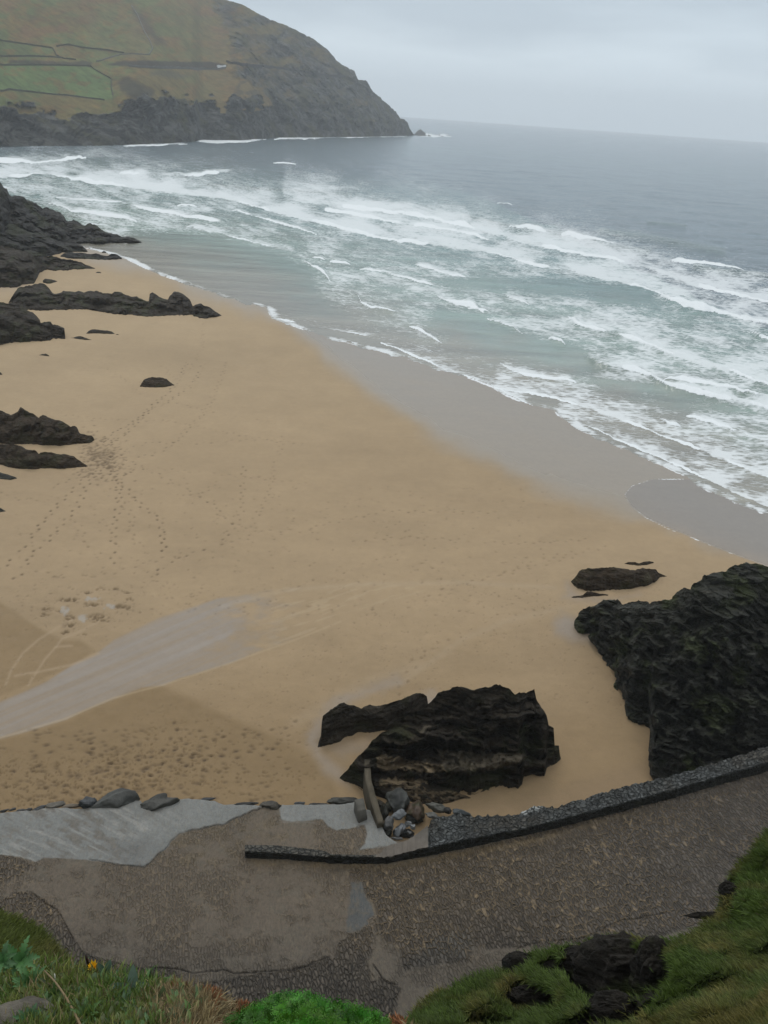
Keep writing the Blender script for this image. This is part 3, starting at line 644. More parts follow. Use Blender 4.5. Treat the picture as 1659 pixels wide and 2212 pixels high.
# ------------------------------------------------------------------ headland across the bay
HT = [(-400, -330), (-200, -260), (0, -190), (200, -130), (350, -66), (430, -24), (486, 0), (518, 7), (545, 22), (572, 37), (629, 60), (675, 83), (709, 109), (726, 131), (745, 143), (766, 151), (772, 171), (792, 174), (801, 192), (818, 209), (846, 234), (864, 254), (881, 264), (884, 277), (892, 289), (897, 292.5)]
HB = [(-400, 322), (0, 318), (60, 317), (150, 317), (230, 315), (300, 313), (340, 312), (380, 309), (420, 307), (432, 303), (520, 304), (560, 301), (600, 298), (700, 297), (800, 296), (897, 293.2)]
def csm(p, us, k=41):
    c = cv(p)(us); return np.convolve(np.pad(c, k//2, mode='edge'), np.ones(k)/k, 'valid')
def headland():
    us = np.concatenate([np.linspace(-400, 0, 110)[:-1], np.linspace(0, 897, 640)]); n = len(us)
    jag = sm(500, 760, us)
    vt = cv(HT)(us); vt = np.convolve(np.pad(vt, 6, mode='edge'), np.ones(13)/13, 'valid')*(1-.6*jag)+vt*.6*jag
    vj = (2.2*fbm(us/9, us*0, o=3, s=61)+1.3*noise(us/3.0, us*0, s=62))*(.25+.75*jag)*sm(897, 870, us)
    vb = cv(HB)(us); vb = np.convolve(np.pad(vb, 6, mode='edge'), np.ones(13)/13, 'valid')
    vt = np.minimum(vt, vb-.2)
    B = onz(us, vb, -.4); rB = np.hypot(B[:, 0], B[:, 1])
    wid = np.interp(us, [-400, 0, 300, 500, 650, 760, 850, 897], [420, 400, 400, 330, 230, 140, 60, 8]); rR = rB+wid
    m_ = 260; s = np.linspace(0, 1, m_)
    U = us[None]+0*s[:, None]; V = vb[None]+(vt-vb)[None]*s[:, None]+vj[None]*sm(.8, 1, s)[:, None]+noise(us/9, us*0, s=63)[None]*sm(.1, 0, s)[:, None]*sm(897, 860, us)[None]
    cliff = csm([(-400, 205), (0, 218), (40, 235), (90, 247), (150, 256), (230, 246), (262, 232), (275, 200), (330, 205), (400, 215), (460, 228), (520, 214), (560, 225), (620, 235), (897, 262)], us)
    sc_ = np.clip((vb-cliff)/(vb-vt), .02, .9)[None]*np.ones_like(U); S2 = s[:, None]
    kc = np.interp(us, [-400, 560, 897], [.10, .12, .3])[None]
    f = np.where(S2 < sc_, kc*(S2/sc_)**1.2, kc+(1-kc)*((S2-sc_)/(1-sc_))**1.15)
    R = rB[None]+(rR-rB)[None]*f
    P = atr(U, V, R)
    rocky = sm(-7, 7, V-cliff[None]+(17+8*sm(350, 560, U))*fbm(U/24, V/16, o=5, s=64))
    right = sm(-15, 15, U-cv([(-50, 445), (0, 445), (100, 500), (140, 500), (150, 490), (190, 545), (230, 590), (320, 600)])(V)-8*fbm(U/20, V/20, o=3, s=65))
    rocky = np.maximum(rocky, right*(.42+.20*fbm(U/35, V/22, o=4, s=66)+.25*sm(500, 760, U)))
    crag = ridged(P[..., 0]/38, P[..., 1]/38, P[..., 2]/19, 5, 67)-.7
    gul = ridged(U/30+V/40+.5*noise(U/25, V/25, s=5), V/75, None, 4, 68)-.7
    env = np.sin(np.pi*np.clip(s*.98+.01, 0, 1))[:, None]**.6*np.minimum(1, wid/140)[None]
    R = R+env*(rocky*(crag*17+gul*8)+ (1-rocky)*5*fbm(P[..., 0]/60, P[..., 1]/60, o=4, s=69))
    rd = sdist(U, V, [(20, 133), (60, 131), (130, 135), (200, 140), (225, 140), (300, 141), (380, 144), (480, 146), (500, 142)])
    P = atr(U, V, R)
    # ground colours: pasture, bracken, heather
    n1 = fbm(U/60, V/22, o=4, s=70); n2 = fbm(U/14, V/7, o=3, s=71)
    c = np.zeros(U.shape+(3,)); c[:] = (.115, .092, .034)
    c = mixc(c, (.125, .070, .034), sm(-.1, .9, n1+.5*n2)*sm(140, 60, V)*.8)
    c = mixc(c, (.078, .105, .036), sm(-.3, .7, -n1+.4*n2)*sm(260, 0, U-280)*.8)
    c = mixc(c, (.130, .088, .034), sm(420, 500, U)*sm(20, -20, cliff[None]-V-90)*.5+.0*n1)
    K = .3268
    U0, V0 = U, V; U = U+2.2*fbm(U0/12, V0/9, o=3, s=74); V = V+1.3*fbm(U0/14, V0/9, o=3, s=75)
    f1 = area(U, V, tr([(-900, 440), (0, 430), (300, 432), (600, 440), (640, 470), (735, 520), (745, 600), (740, 645), (690, 660), (450, 630), (200, 610), (60, 592), (-900, 620)], K, 0, 0), 2)
    f2 = area(U, V, tr([(-900, 230), (0, 268), (350, 320), (375, 370), (420, 385), (0, 370), (-900, 360)], K, 0, 0), 2)
    f3 = area(U, V, tr([(375, 310), (480, 300), (620, 335), (830, 350), (740, 370), (640, 400), (520, 400), (390, 365)], K, 0, 0), 2)
    f4 = area(U, V, tr([(560, 90), (870, 60), (1000, 300), (980, 350), (830, 345), (600, 320)], K, 0, 0), 18)
    c = mixc(c, (.082, .125, .042), f1*(.90+.10*n2)); c = mixc(c, (.078, .100, .036), f2*.9); c = mixc(c, (.088, .098, .036), f3*.9); c = mixc(c, (.100, .105, .045), f4*.5)
    c = mixc(c, (.045, .036, .022), sm(.15, .7, fbm(U/22, V/11, o=4, s=78))*.75*sm(460, 520, U)); c = mixc(c, (.140, .085, .030), sm(.2, .7, fbm(U/26, V/10, o=4, s=79))*.6)
    c = mixc(c, (.040, .034, .024), area(U, V, tr([(880, 40), (960, 120), (1100, 290), (1050, 290), (960, 210), (880, 90)], K, 0, 0), 9)*.75)
    c = mixc(c, (.022, .020, .018), area(U, V, tr([(60, 400), (200, 398), (330, 402), (400, 412), (540, 402), (610, 418), (600, 436), (300, 428), (60, 420)], K, 0, 0), 2.2)*.75)
    c = mixc(c, (.022, .020, .018), area(U, V, tr([(700, 428), (800, 402), (1000, 400), (1100, 405), (1400, 410), (1500, 430), (1480, 456), (1380, 458), (1000, 446), (850, 438)], K, 0, 0), 2.2)*.85)
    c = mixc(c, (.022, .020, .018), area(U, V, tr([(400, 300), (460, 290), (520, 305), (700, 325), (820, 352), (760, 350), (620, 330), (480, 305)], K, 0, 0), 2)*.7)
    c = mixc(c, (.025, .025, .018), area(U, V, tr([(780, 540), (840, 505), (900, 540), (1030, 600), (1000, 650), (880, 660), (800, 600)], K, 0, 0), 6)*.8)
    c = mixc(c, (.060, .062, .045), area(U, V, tr([(990, 470), (1100, 460), (1260, 500), (1200, 520), (1000, 500)], K, 0, 0), 4)*.6)
    U, V = U0, V0; rocky = rocky*(1-np.maximum(np.maximum(f1, f2), f3))
    rows = [P]
    dirn = P[-1, :, :2]/np.hypot(P[-1, :, 0], P[-1, :, 1])[:, None]
    for t in (.15, .5, 1.0):
        Q = P[-1].copy(); Q[:, :2] += dirn*(wid*.9*t)[:, None]; Q[:, 2] = P[-1, :, 2]*(1-t**1.5)-3*t
        Q[:, 2] = np.minimum(Q[:, 2], H+np.hypot(Q[:, 0], Q[:, 1])*(P[-1, :, 2]-H)/np.hypot(P[-1, :, 0], P[-1, :, 1])-.5*t); rows.append(Q[None].reshape(1, n, 3)[0])
    base = P[0].copy(); base[:, 2] -= 3
    allP = np.concatenate([base[None], P]+[r_[None] for r_ in rows[1:]], 0)
    ext = lambda a: np.concatenate([a[:1], a, a[-1:], a[-1:], a[-1:]], 0)
    o = mesh_obj('headland', allP, grid_faces(*allP.shape[:2])[:, ::-1], M_LAND, attrs=dict(col=ext(c).reshape(-1, 3), rocky=ext(rocky).ravel()))
    return tag(o, kind='structure')
HEAD = headland()
from mathutils.bvhtree import BVHTree
def bvh(o):
    me = o.data; n = len(me.vertices); co = np.empty(n*3, np.float32); me.vertices.foreach_get('co', co); co = co.reshape(-1, 3)+np.array(o.location)
    k = len(me.polygons); idx = np.empty(len(me.loops), np.int32); me.loops.foreach_get('vertex_index', idx)
    return BVHTree.FromPolygons(co.tolist(), idx.reshape(k, -1).tolist())
HB_ = bvh(HEAD)
def hit(tree, u, v):
    d = rays(u, v); d = d/np.linalg.norm(d); r = tree.ray_cast(Vector((0, 0, H)), Vector(d)); return (np.array(r[0]), np.array(r[1])) if r[0] else (None, None)
def wall_on(tree, pts, name, label, cat, hgt, wid, mat, col, step=3.0, group=None):
    P = []; p = np.array(pts, float)
    for i in range(len(p)-1):
        k = max(2, int(np.hypot(*(p[i+1]-p[i]))/step))
        for t in np.linspace(0, 1, k, endpoint=(i == len(p)-2)):
            q, _ = hit(tree, *(p[i]*(1-t)+p[i+1]*t))
            if q is not None: P.append(q)
    P = np.array(P)
    if len(P) < 2: return
    T = np.gradient(P[:, :2], axis=0); N = np.stack([-T[:, 1], T[:, 0]], 1); N /= np.linalg.norm(N, axis=1)[:, None]+1e-9
    hj = hgt*(1+.3*noise(np.arange(len(P))*.9, np.zeros(len(P)), s=3))
    rows = []
    for sx, z in ((-1, -.8), (-.8, 1), (.8, 1), (1, -.8)):
        Q = P.copy(); Q[:, :2] += N*sx*wid; Q[:, 2] += z*hj; rows.append(Q)
    V = np.stack(rows, 0); C0 = P.mean(0)
    o = mesh_obj(name, V-C0, grid_faces(4, len(P)), mat, attrs=dict(col=np.tile(col, (V.size//3, 1))), smooth=False); o.location = tuple(C0)
    return tag(o, label, cat, group)
M_FWALL = mat_col('field_wall_stone', .9, .1, .5, .4, .3)
K = .3268
G = 'dry stone field walls on the headland'
for pts, lab in (([(0, 268), (150, 290), (350, 320), (375, 370), (420, 388), (500, 395)], 'dark field wall crossing the upper pasture and bending down beside the loop of hedge bank'),
                 ([(0, 372), (200, 372), (330, 376), (420, 384)], 'low wall line between the upper pasture and the brown verge above the coast road'),
                 ([(600, 440), (640, 470), (735, 522), (735, 580), (750, 640)], 'field wall descending the right edge of the big green field'),
                 ([(0, 605), (60, 592), (200, 608), (350, 625), (450, 632), (690, 662)], 'dark wall along the bottom edge of the big green field'),
                 ([(0, 430), (200, 430), (480, 434), (600, 438)], 'straight wall along the road at the top of the big green field'),
                 ([(640, 408), (700, 390), (790, 362), (880, 358), (985, 362), (1010, 320), (990, 270), (950, 200), (910, 100), (870, 40)], 'pale grey wall climbing the hill from the road up into the mist'),
                 ([(375, 310), (400, 300), (450, 296), (560, 318), (700, 330), (820, 352)], 'curved bank wall enclosing the small olive field above the road')):
    gp = 'pale' in lab
    wall_on(HB_, tr(pts, K, 0, 0), 'field_wall', lab, 'field wall', .7 if gp else .75, .4, M_FWALL, (.13, .13, .11) if gp else (.050, .055, .034), 3, G)
wall_on(HB_, tr([(850, 440), (1000, 449), (1200, 452), (1380, 459), (1440, 459), (1490, 450)], K, 0, 0), 'roadside_wall', 'long grey parapet wall beside the coast road cut in the hill', 'wall', 1.2, .6, M_FWALL, (.10, .10, .09))
wall_on(HB_, tr([(1435, 446), (1460, 444), (1492, 440)], K, 0, 0), 'whitewashed_wall', 'short white wall at the bend of the coast road', 'wall', 1.7, .6, M_FWALL, (.62, .63, .62))
wall_on(HB_, tr([(1500, 415), (1700, 440), (1800, 446), (1950, 468), (2150, 500), (2280, 506)], K, 0, 0), 'roadside_wall', 'faint ledge of road wall crossing the cliff towards the point', 'wall', 1.6, 1.0, M_FWALL, (.035, .035, .033))

# stacks off the point
def z8(p): return tr(p, .20426, 813.2, 223.6)     # enlargement of 1200..1700, 330..480
rock('pointed sea stack just off the tip of the headland', z8([(388, 340), (410, 315), (440, 285), (466, 270), (495, 295), (530, 320), (560, 334), (582, 348)]), z8([(388, 343), (450, 347), (582, 351)]), 20, 'far', 'sea_stack', 'sea stack', 'rocks awash off the point', jag=.3, bjag=0, relief=1.0, upscale=5, res=.5, base_z=-.4, seed=80)
rock('small knob of rock awash beyond the pointed stack', z8([(644, 345), (655, 328), (668, 324), (682, 338), (717, 350)]), z8([(644, 350), (680, 355), (717, 353)]), 7, 'far', 'sea_stack', 'sea stack', 'rocks awash off the point', jag=.15, bjag=0, relief=.5, upscale=3, res=.4, base_z=-.4, seed=81)
rock('flat outermost rock awash off the point', z8([(720, 345), (735, 336), (770, 337), (790, 350)]), z8([(720, 348), (760, 354), (790, 352)]), 5, 'far', 'sea_stack', 'sea stack', 'rocks awash off the point', jag=.15, bjag=0, relief=.5, upscale=3, res=.4, base_z=-.4, seed=82)

# ------------------------------------------------------------------ rocks on the left of the beach
def zl(p): return tr(p, .3268, 0, 373)            # enlargement of 0..800, 550..1120
GL = 'dark rock outcrops along the left of the beach'
rock('tall dark cliff at the far left running down to a pointed reef in the surf', zl([(-700, -500), (-300, -210), (0, 65), (28, 100), (50, 120), (80, 152), (130, 150), (165, 165), (200, 188), (235, 200), (262, 218), (285, 240), (300, 230), (335, 242), (400, 268), (425, 290), (440, 318), (465, 318), (485, 310), (520, 325), (560, 355), (575, 345), (600, 340), (640, 358), (700, 397), (760, 405), (800, 417), (880, 430), (935, 457)]),
     zl([(-700, 560), (-300, 560), (0, 560), (200, 520), (400, 490), (480, 466), (560, 464), (640, 463), (760, 458), (935, 459)]), [(-230, 34), (0, 18), (60, 13), (150, 8), (190, 5), (306, 2)], 'far', 'sea_cliff', 'cliff', GL, kmin=.35, jag=3, bjag=1.2, relief=.9, upscale=2.5, seed=101, fine=.15)
rock('second dark rock shoulder before the far left cliff, with a blunt nose', zl([(-700, -100), (-300, 200), (0, 330), (100, 345), (200, 395), (300, 420), (380, 448), (440, 452), (480, 464), (510, 468), (545, 482), (578, 516)]), zl([(-700, 620), (0, 590), (300, 560), (400, 532), (500, 523), (578, 520)]), [(-200, 18), (0, 10), (100, 5), (189, 2)], 'far', 'rock_outcrop', 'rock', GL, jag=2, bjag=1, relief=.8, upscale=2, seed=102)
rock('low reef with a knobbly end touching the tide edge', zl([(400, 548), (430, 530), (462, 522), (500, 525), (560, 531), (600, 540), (640, 537), (680, 548), (710, 548), (735, 536), (765, 538), (785, 548), (805, 561)]), zl([(400, 556), (460, 568), (560, 568), (640, 574), (700, 574), (760, 569), (805, 565)]), 2.2, 'far', 'rock_outcrop', 'rock', GL, jag=1, bjag=1, relief=.6, upscale=1.5, seed=103)
rock('rock bank at the left edge with a low spit over the sand', zl([(-700, 250), (-300, 400), (0, 480), (100, 500), (160, 520), (230, 552), (290, 552), (340, 546), (400, 562), (440, 572), (480, 577), (520, 590), (560, 607), (600, 622), (628, 631)]),
     zl([(-700, 775), (-300, 770), (0, 757), (60, 755), (110, 757), (150, 742), (205, 733), (225, 735), (262, 665), (300, 643), (380, 647), (450, 650), (456, 641), (540, 637), (628, 637)]), [(-230, 14), (0, 8), (60, 5), (100, 3), (205, 1)], 'dark', 'rock_outcrop', 'rock', GL, jag=2, bjag=1.5, relief=.7, upscale=2, seed=104)
rock('small rock heap beside the left rock bank above the long ridge', zl([(283, 712), (300, 698), (330, 703), (350, 706), (378, 716)]), zl([(283, 725), (310, 733), (340, 732), (378, 719)]), 1.2, 'dark', 'rock_outcrop', 'rock', GL, jag=1, bjag=.6, relief=.4, seed=105)
rock('long jagged rock ridge lying across the sand towards the water', zl([(55, 862), (75, 825), (105, 782), (120, 765), (150, 757), (180, 742), (215, 745), (240, 733), (270, 728), (300, 742), (320, 762), (350, 795), (385, 797), (420, 785), (460, 785), (490, 795), (520, 783), (560, 790), (600, 782), (650, 780), (690, 795), (740, 800), (758, 785), (790, 788), (850, 815), (880, 822), (900, 816), (970, 845), (983, 842), (990, 797), (1010, 792), (1060, 820), (1108, 836), (1125, 808), (1145, 790), (1165, 787), (1195, 797), (1225, 808), (1255, 842), (1273, 882), (1300, 872), (1335, 869), (1370, 885), (1400, 900), (1430, 922), (1464, 942)]),
     zl([(55, 866), (100, 885), (130, 897), (240, 912), (360, 905), (490, 903), (600, 905), (700, 925), (850, 940), (960, 952), (1100, 946), (1270, 942), (1280, 961), (1350, 962), (1400, 955), (1464, 945)]), [(18, 3), (90, 4.5), (150, 2.8), (330, 3), (380, 4), (416, 2.5), (478, 1)], 'dark', 'rock_ridge', 'rock', GL, jag=2.0, bjag=1.5, relief=.7, upscale=1.6, seed=106, kmin=.4)
rock('bulky dark rock at the left edge below the long ridge, with a square end', zl([(-700, 700), (-300, 800), (0, 857), (60, 868), (110, 868), (150, 890), (200, 918), (225, 930), (262, 965), (270, 992), (300, 985), (335, 982), (343, 1002), (400, 1015), (428, 1028), (430, 1045), (432, 1098)]), zl([(-700, 1170), (-300, 1160), (0, 1138), (120, 1119), (330, 1111), (345, 1100), (400, 1102), (432, 1101)]), [(-200, 6), (0, 4.5), (80, 3.2), (141, 2)], 'dark', 'rock_outcrop', 'rock', GL, jag=2, bjag=1.5, relief=.6, upscale=1.3, seed=107)
rock('low whaleback rock on the sand right of the square-ended rock', zl([(570, 1062), (585, 1045), (605, 1036), (650, 1036), (700, 1041), (738, 1047), (757, 1063)]), zl([(570, 1064), (650, 1064), (757, 1067)]), .7, 'dark', 'low_rock', 'rock', GL, jag=.5, bjag=.4, relief=.15, seed=108)
rock('thin dark rock sliver between the square-ended rock and the whaleback', zl([(467, 1092), (500, 1083), (535, 1081), (565, 1092), (606, 1105)]), zl([(467, 1094), (530, 1103), (606, 1107)]), .6, 'dark', 'low_rock', 'rock', GL, jag=.5, bjag=.4, relief=.15, seed=109)
rock('tiny pebble-like rock at the right tip of the whaleback', zl([(764, 1070), (775, 1067), (790, 1072)]), zl([(764, 1072), (790, 1073)]), .2, 'dark', 'low_rock', 'rock', GL, jag=0, bjag=0, relief=.02, seed=110, res=1)
rock('small dark rock alone on the far sand above the long ridge', zl([(632, 662), (642, 655), (662, 656), (671, 663)]), zl([(632, 664), (671, 665)]), .5, 'dark', 'low_rock', 'rock', GL, jag=.2, bjag=.1, relief=.05, seed=111, res=1)
rock('tiny rock at the wet edge beyond the knobbly reef', zl([(674, 523), (684, 517), (702, 523)]), zl([(674, 525), (702, 525)]), .6, 'far', 'low_rock', 'rock', GL, jag=.2, bjag=.1, relief=.05, seed=112, res=1)
rock('small low rock on the sand between the square-ended rock and the split rock pair', [(84, 767), (90, 764), (99, 764), (106, 768)], [(84, 768.5), (106, 769.5)], .35, 'dark', 'low_rock', 'rock', GL, jag=.3, bjag=.1, relief=.05, seed=113, res=1)
rock('hump of rock alone in the middle of the open sand beside the footprints', [(302, 834), (308, 825), (314, 818), (325, 815), (345, 814), (360, 818), (368, 826), (376, 831)], [(302, 836), (330, 838), (360, 837), (376, 832.5)], 1.1, 'weed', 'rock_hump', 'rock', GL, jag=1, bjag=.5, relief=.25, seed=114, res=1.4)
def zp(p): return tr(p, .17157, 0, 847)
rock('rock fin with a pointed crest at the left edge, upper one of the split pair', zp([(-900, 20), (-500, 100), (0, 230), (80, 262), (140, 290), (190, 268), (235, 245), (245, 200), (262, 188), (290, 198), (330, 228), (380, 260), (430, 278), (460, 300), (488, 325), (505, 305), (545, 290), (590, 308), (640, 330), (700, 350), (740, 347), (790, 370), (850, 405), (893, 446), (910, 430), (940, 430), (975, 455), (1003, 518), (1050, 530), (1100, 545), (1155, 546), (1180, 575), (1189, 600)]),
     zp([(-900, 700), (0, 650), (150, 660), (280, 655), (400, 652), (530, 668), (640, 668), (780, 676), (850, 665), (930, 655), (1050, 648), (1130, 643), (1170, 620), (1189, 603)]), [(-150, 3.5), (0, 3), (50, 3.2), (140, 1.8), (203, .8)], 'weed', 'rock_outcrop', 'rock', GL, jag=1, bjag=.8, relief=.4, seed=115, strat=(2.5, .8, 3))
rock('rock fin tapering to a point by the footprints, lower of the split pair', zp([(-900, 560), (0, 655), (60, 655), (150, 655), (210, 672), (270, 690), (340, 720), (400, 728), (435, 724), (465, 750), (490, 777), (505, 760), (570, 748), (650, 758), (720, 775), (800, 780), (870, 798), (935, 815), (990, 852), (1040, 890), (1075, 910), (1102, 929)]),
     zp([(-900, 860), (0, 908), (50, 925), (100, 945), (170, 955), (250, 970), (490, 975), (510, 962), (700, 967), (900, 960), (1020, 948), (1102, 936)]), [(-150, 3), (0, 2.5), (100, 1.8), (189, .6)], 'weed', 'rock_outcrop', 'rock', GL, jag=1, bjag=.8, relief=.4, seed=116, strat=(2.5, .8, 3))
rock('grey slab wedge at the left edge just below the split rock pair', zp([(-300, 985), (0, 1018), (60, 1028), (130, 1050), (180, 1068), (222, 1085)]), zp([(-300, 1080), (0, 1098), (125, 1111), (222, 1088)]), .8, 'green', 'low_rock', 'rock', GL, jag=.4, bjag=.4, relief=.1, seed=117, res=1.3)
rock('small grey rock tip poking in at the left edge, lowest on that side', zp([(-200, 1380), (0, 1455), (50, 1485), (90, 1499)]), zp([(-200, 1510), (0, 1514), (90, 1503)]), .7, 'green', 'low_rock', 'rock', GL, jag=.4, bjag=.4, relief=.1, seed=118, res=1.3)
rock('tiny dark rock at the left edge above the split rock pair', [(-12, 806), (0, 804), (5, 808)], [(-12, 810), (5, 810)], .4, 'dark', 'low_rock', 'rock', GL, jag=.1, bjag=.1, relief=.05, seed=119, res=1)

# ------------------------------------------------------------------ right-hand rocks
def zr_(p): return tr(p, .34643, 1084.3, 1152)     # enlargement of 1600..2448, 1700..2550
GR = 'rocks at the right of the beach'
rock('long low rock island on the sand with a pointed right end', zr_([(430, 300), (445, 285), (462, 262), (480, 236), (505, 222), (540, 215), (600, 217), (640, 212), (700, 205), (740, 212), (780, 222), (830, 230), (845, 220), (880, 214), (940, 219), (962, 222), (972, 245), (1000, 258), (1028, 268)]),
     zr_([(430, 303), (450, 330), (475, 346), (530, 356), (600, 358), (690, 350), (790, 351), (840, 335), (905, 326), (965, 297), (985, 275), (1028, 271)]), [(1233, 1.2), (1280, 2.0), (1400, 1.8), (1440, .6)], 'weed', 'rock_outcrop', 'rock', GR, jag=1.4, bjag=1.5, relief=.45, seed=131)
rock('ragged toe of rock in the wet hollow in front of the long island rock', zr_([(434, 397), (470, 390), (505, 384), (530, 366), (560, 360), (600, 372), (640, 376), (662, 382)]), zr_([(434, 400), (500, 403), (560, 393), (662, 387)]), .6, 'weed', 'low_rock', 'rock', GR, jag=1, bjag=.8, relief=.15, seed=132, res=1.4)
rock('slim double-humped rock on the sand beyond the long island rock', zr_([(765, 188), (785, 178), (830, 178), (855, 186), (880, 176), (905, 172), (946, 179)]), zr_([(765, 190), (800, 196), (850, 202), (900, 198), (946, 186)]), .7, 'weed', 'low_rock', 'rock', GR, jag=.5, bjag=.6, relief=.15, seed=133, res=1.4)
rock('huge mossy bedded rock shoulder behind the slipway wall', zr_([(448, 578), (455, 540), (470, 510), (500, 478), (530, 465), (562, 464), (590, 440), (625, 415), (680, 412), (715, 420), (745, 440), (775, 432), (850, 416), (930, 428), (975, 422), (1030, 405), (1060, 388), (1090, 360), (1125, 343), (1175, 347), (1195, 310), (1220, 288), (1290, 266), (1335, 258), (1380, 255), (1415, 235), (1440, 208), (1500, 193), (1580, 192), (1659, 206), (1900, 230), (2300, 320), (2700, 380)]),
     zr_([(448, 590), (470, 620), (520, 628), (555, 640), (565, 700), (600, 750), (632, 800), (680, 845), (705, 905), (722, 975), (765, 1015), (785, 1060), (795, 1160), (830, 1178), (880, 1188), (935, 1220), (945, 1500), (955, 1570), (1200, 1600), (1659, 1560), (2100, 1540), (2700, 1500)]),
     [(1240, 1.8), (1330, 3.0), (1440, 5.5), (1500, 7), (1600, 8.5), (1800, 10)], 'green', 'rock_shoulder', 'rock', GR, ujag=9, bed=(.50, .42, .76, 1.9, .36, .42), jag=2.5, bjag=7, relief=.9, seed=134, kmin=.35, strat=(.45, 1.6, 5), upscale=1.0, p=1.25, fine=.25)

# centre rock by the slipway wall
def zc(p): return tr(p, .40852, 609.9, 1423.2)     # enlargement of 900..1900, 2100..2800
SAND = (.27, .205, .125); SLAB = (.150, .125, .086)
rock('massive dark weed-covered rock with sandy ledges standing beside the slipway', zc([(303, 628), (325, 605), (350, 578), (375, 545), (400, 518), (425, 495), (450, 470), (475, 430), (500, 412), (530, 395), (560, 375), (600, 332), (640, 300), (680, 280), (720, 270), (748, 262), (780, 232), (805, 205), (830, 175), (855, 162), (890, 158), (935, 145), (975, 150), (1000, 158), (1050, 152), (1085, 147), (1120, 136), (1150, 135), (1185, 152), (1210, 165), (1230, 190), (1260, 178), (1300, 168), (1334, 160), (1340, 205), (1356, 235), (1375, 270), (1400, 302), (1405, 352), (1436, 365), (1438, 400), (1430, 455), (1463, 458), (1466, 500), (1473, 525)]),
     zc([(303, 632), (340, 652), (380, 665), (420, 690), (470, 720), (520, 740), (640, 742), (740, 768), (800, 765), (870, 768), (900, 740), (960, 715), (1010, 717), (1060, 705), (1120, 685), (1165, 668), (1200, 688), (1245, 688), (1268, 665), (1275, 625), (1330, 612), (1385, 618), (1400, 575), (1440, 560), (1473, 530)]),
     [(735, 1.0), (800, 2.2), (900, 3.2), (1000, 4.4), (1090, 4.6), (1160, 4.0), (1210, 1.5)], 'dark', 'rock_outcrop', 'rock', 'rocks beside the slipway', jag=2.0, bjag=2.5, relief=.75, seed=141, bed=(.12, .45, .88, 1.3, .28, .85), terr=[(0, 0), (.10, .04), (.17, .16), (.25, .20), (.36, .42), (.55, .55), (.8, .78), (1, 1)], strat=(.7, 1.5, 4), fine=.2,
     tint=[(zc([(500, 520), (560, 510), (700, 540), (850, 560), (870, 592), (700, 600), (540, 592), (500, 570)]), SAND, .95), (zc([(820, 487), (1000, 492), (1250, 500), (1290, 515), (1215, 575), (1000, 585), (860, 580)]), SLAB, .9),
           (zc([(510, 645), (640, 630), (770, 650), (760, 690), (620, 690), (520, 680)]), SAND, .9), (zc([(560, 690), (740, 690), (900, 700), (1020, 740), (860, 765), (700, 750)]), (.05, .05, .035), .6), (zc([(690, 420), (770, 350), (780, 370), (730, 430), (600, 500), (540, 520)]), SLAB, .5)],
     extra=[(zc([(187, 465), (192, 440), (204, 405), (207, 345), (214, 305), (245, 275), (275, 256), (300, 242), (325, 235), (355, 245), (385, 252), (420, 265), (438, 250), (460, 244), (490, 250), (530, 246), (565, 236), (600, 222), (640, 208), (680, 190), (715, 178), (745, 182), (765, 198), (768, 225), (775, 250)]),
             zc([(187, 468), (230, 460), (300, 440), (320, 418), (355, 408), (400, 392), (470, 388), (560, 378), (640, 340), (700, 300), (740, 265), (775, 252)]), 1.6, dict(jag=1.5, bjag=1.8, relief=.4, seed=142, fine=.12)),
            (zc([(480, 690), (560, 680), (700, 668), (780, 650), (850, 680), (920, 705), (970, 722), (1026, 741)]), zc([(480, 720), (560, 745), (640, 745), (740, 770), (870, 767), (960, 742), (1026, 744)]), .7, dict(jag=1, bjag=1, relief=.2, seed=143))])

# ------------------------------------------------------------------ slipway
def zramp(x, y): return .35+.115*np.maximum(0, x+3)*sm(-3, 6, x)
def onramp(u, v, dz=0.0):
    z = np.full(np.shape(u), 1.0)
    for _ in range(12):
        P = onz(u, v, z+dz); z = zramp(P[..., 0], P[..., 1])
    return onz(u, v, z+dz)
def z3(p): return tr(p, .4085, 0, 1660.2)           # 0..1000, 2450..3264
def z4(p): return tr(p, .32676, 609.9, 1660.2)      # 900..1700, 2450..3264
def z5(p): return tr(p, .38726, 1016.5, 1660.2)     # 1500..2448, 2450..3264
REDGE = z3([(-900, 250), (0, 232), (100, 225), (200, 220), (240, 205), (330, 206), (410, 215), (520, 205), (620, 190), (680, 168), (745, 172), (770, 220), (870, 195), (900, 162), (1000, 160), (1130, 170), (1180, 190), (1380, 196), (1480, 208)])+z4([(0, 238), (300, 240), (420, 235), (490, 222), (512, 300), (555, 275), (612, 275), (640, 340), (655, 380), (690, 440), (740, 478), (790, 480), (860, 452), (950, 400), (965, 480), (1100, 470), (1300, 420)])
REDGE += [(1100, 1800), (1233, 1765), (1400, 1722), (1659, 1650), (1900, 1570), (2100, 1500)]
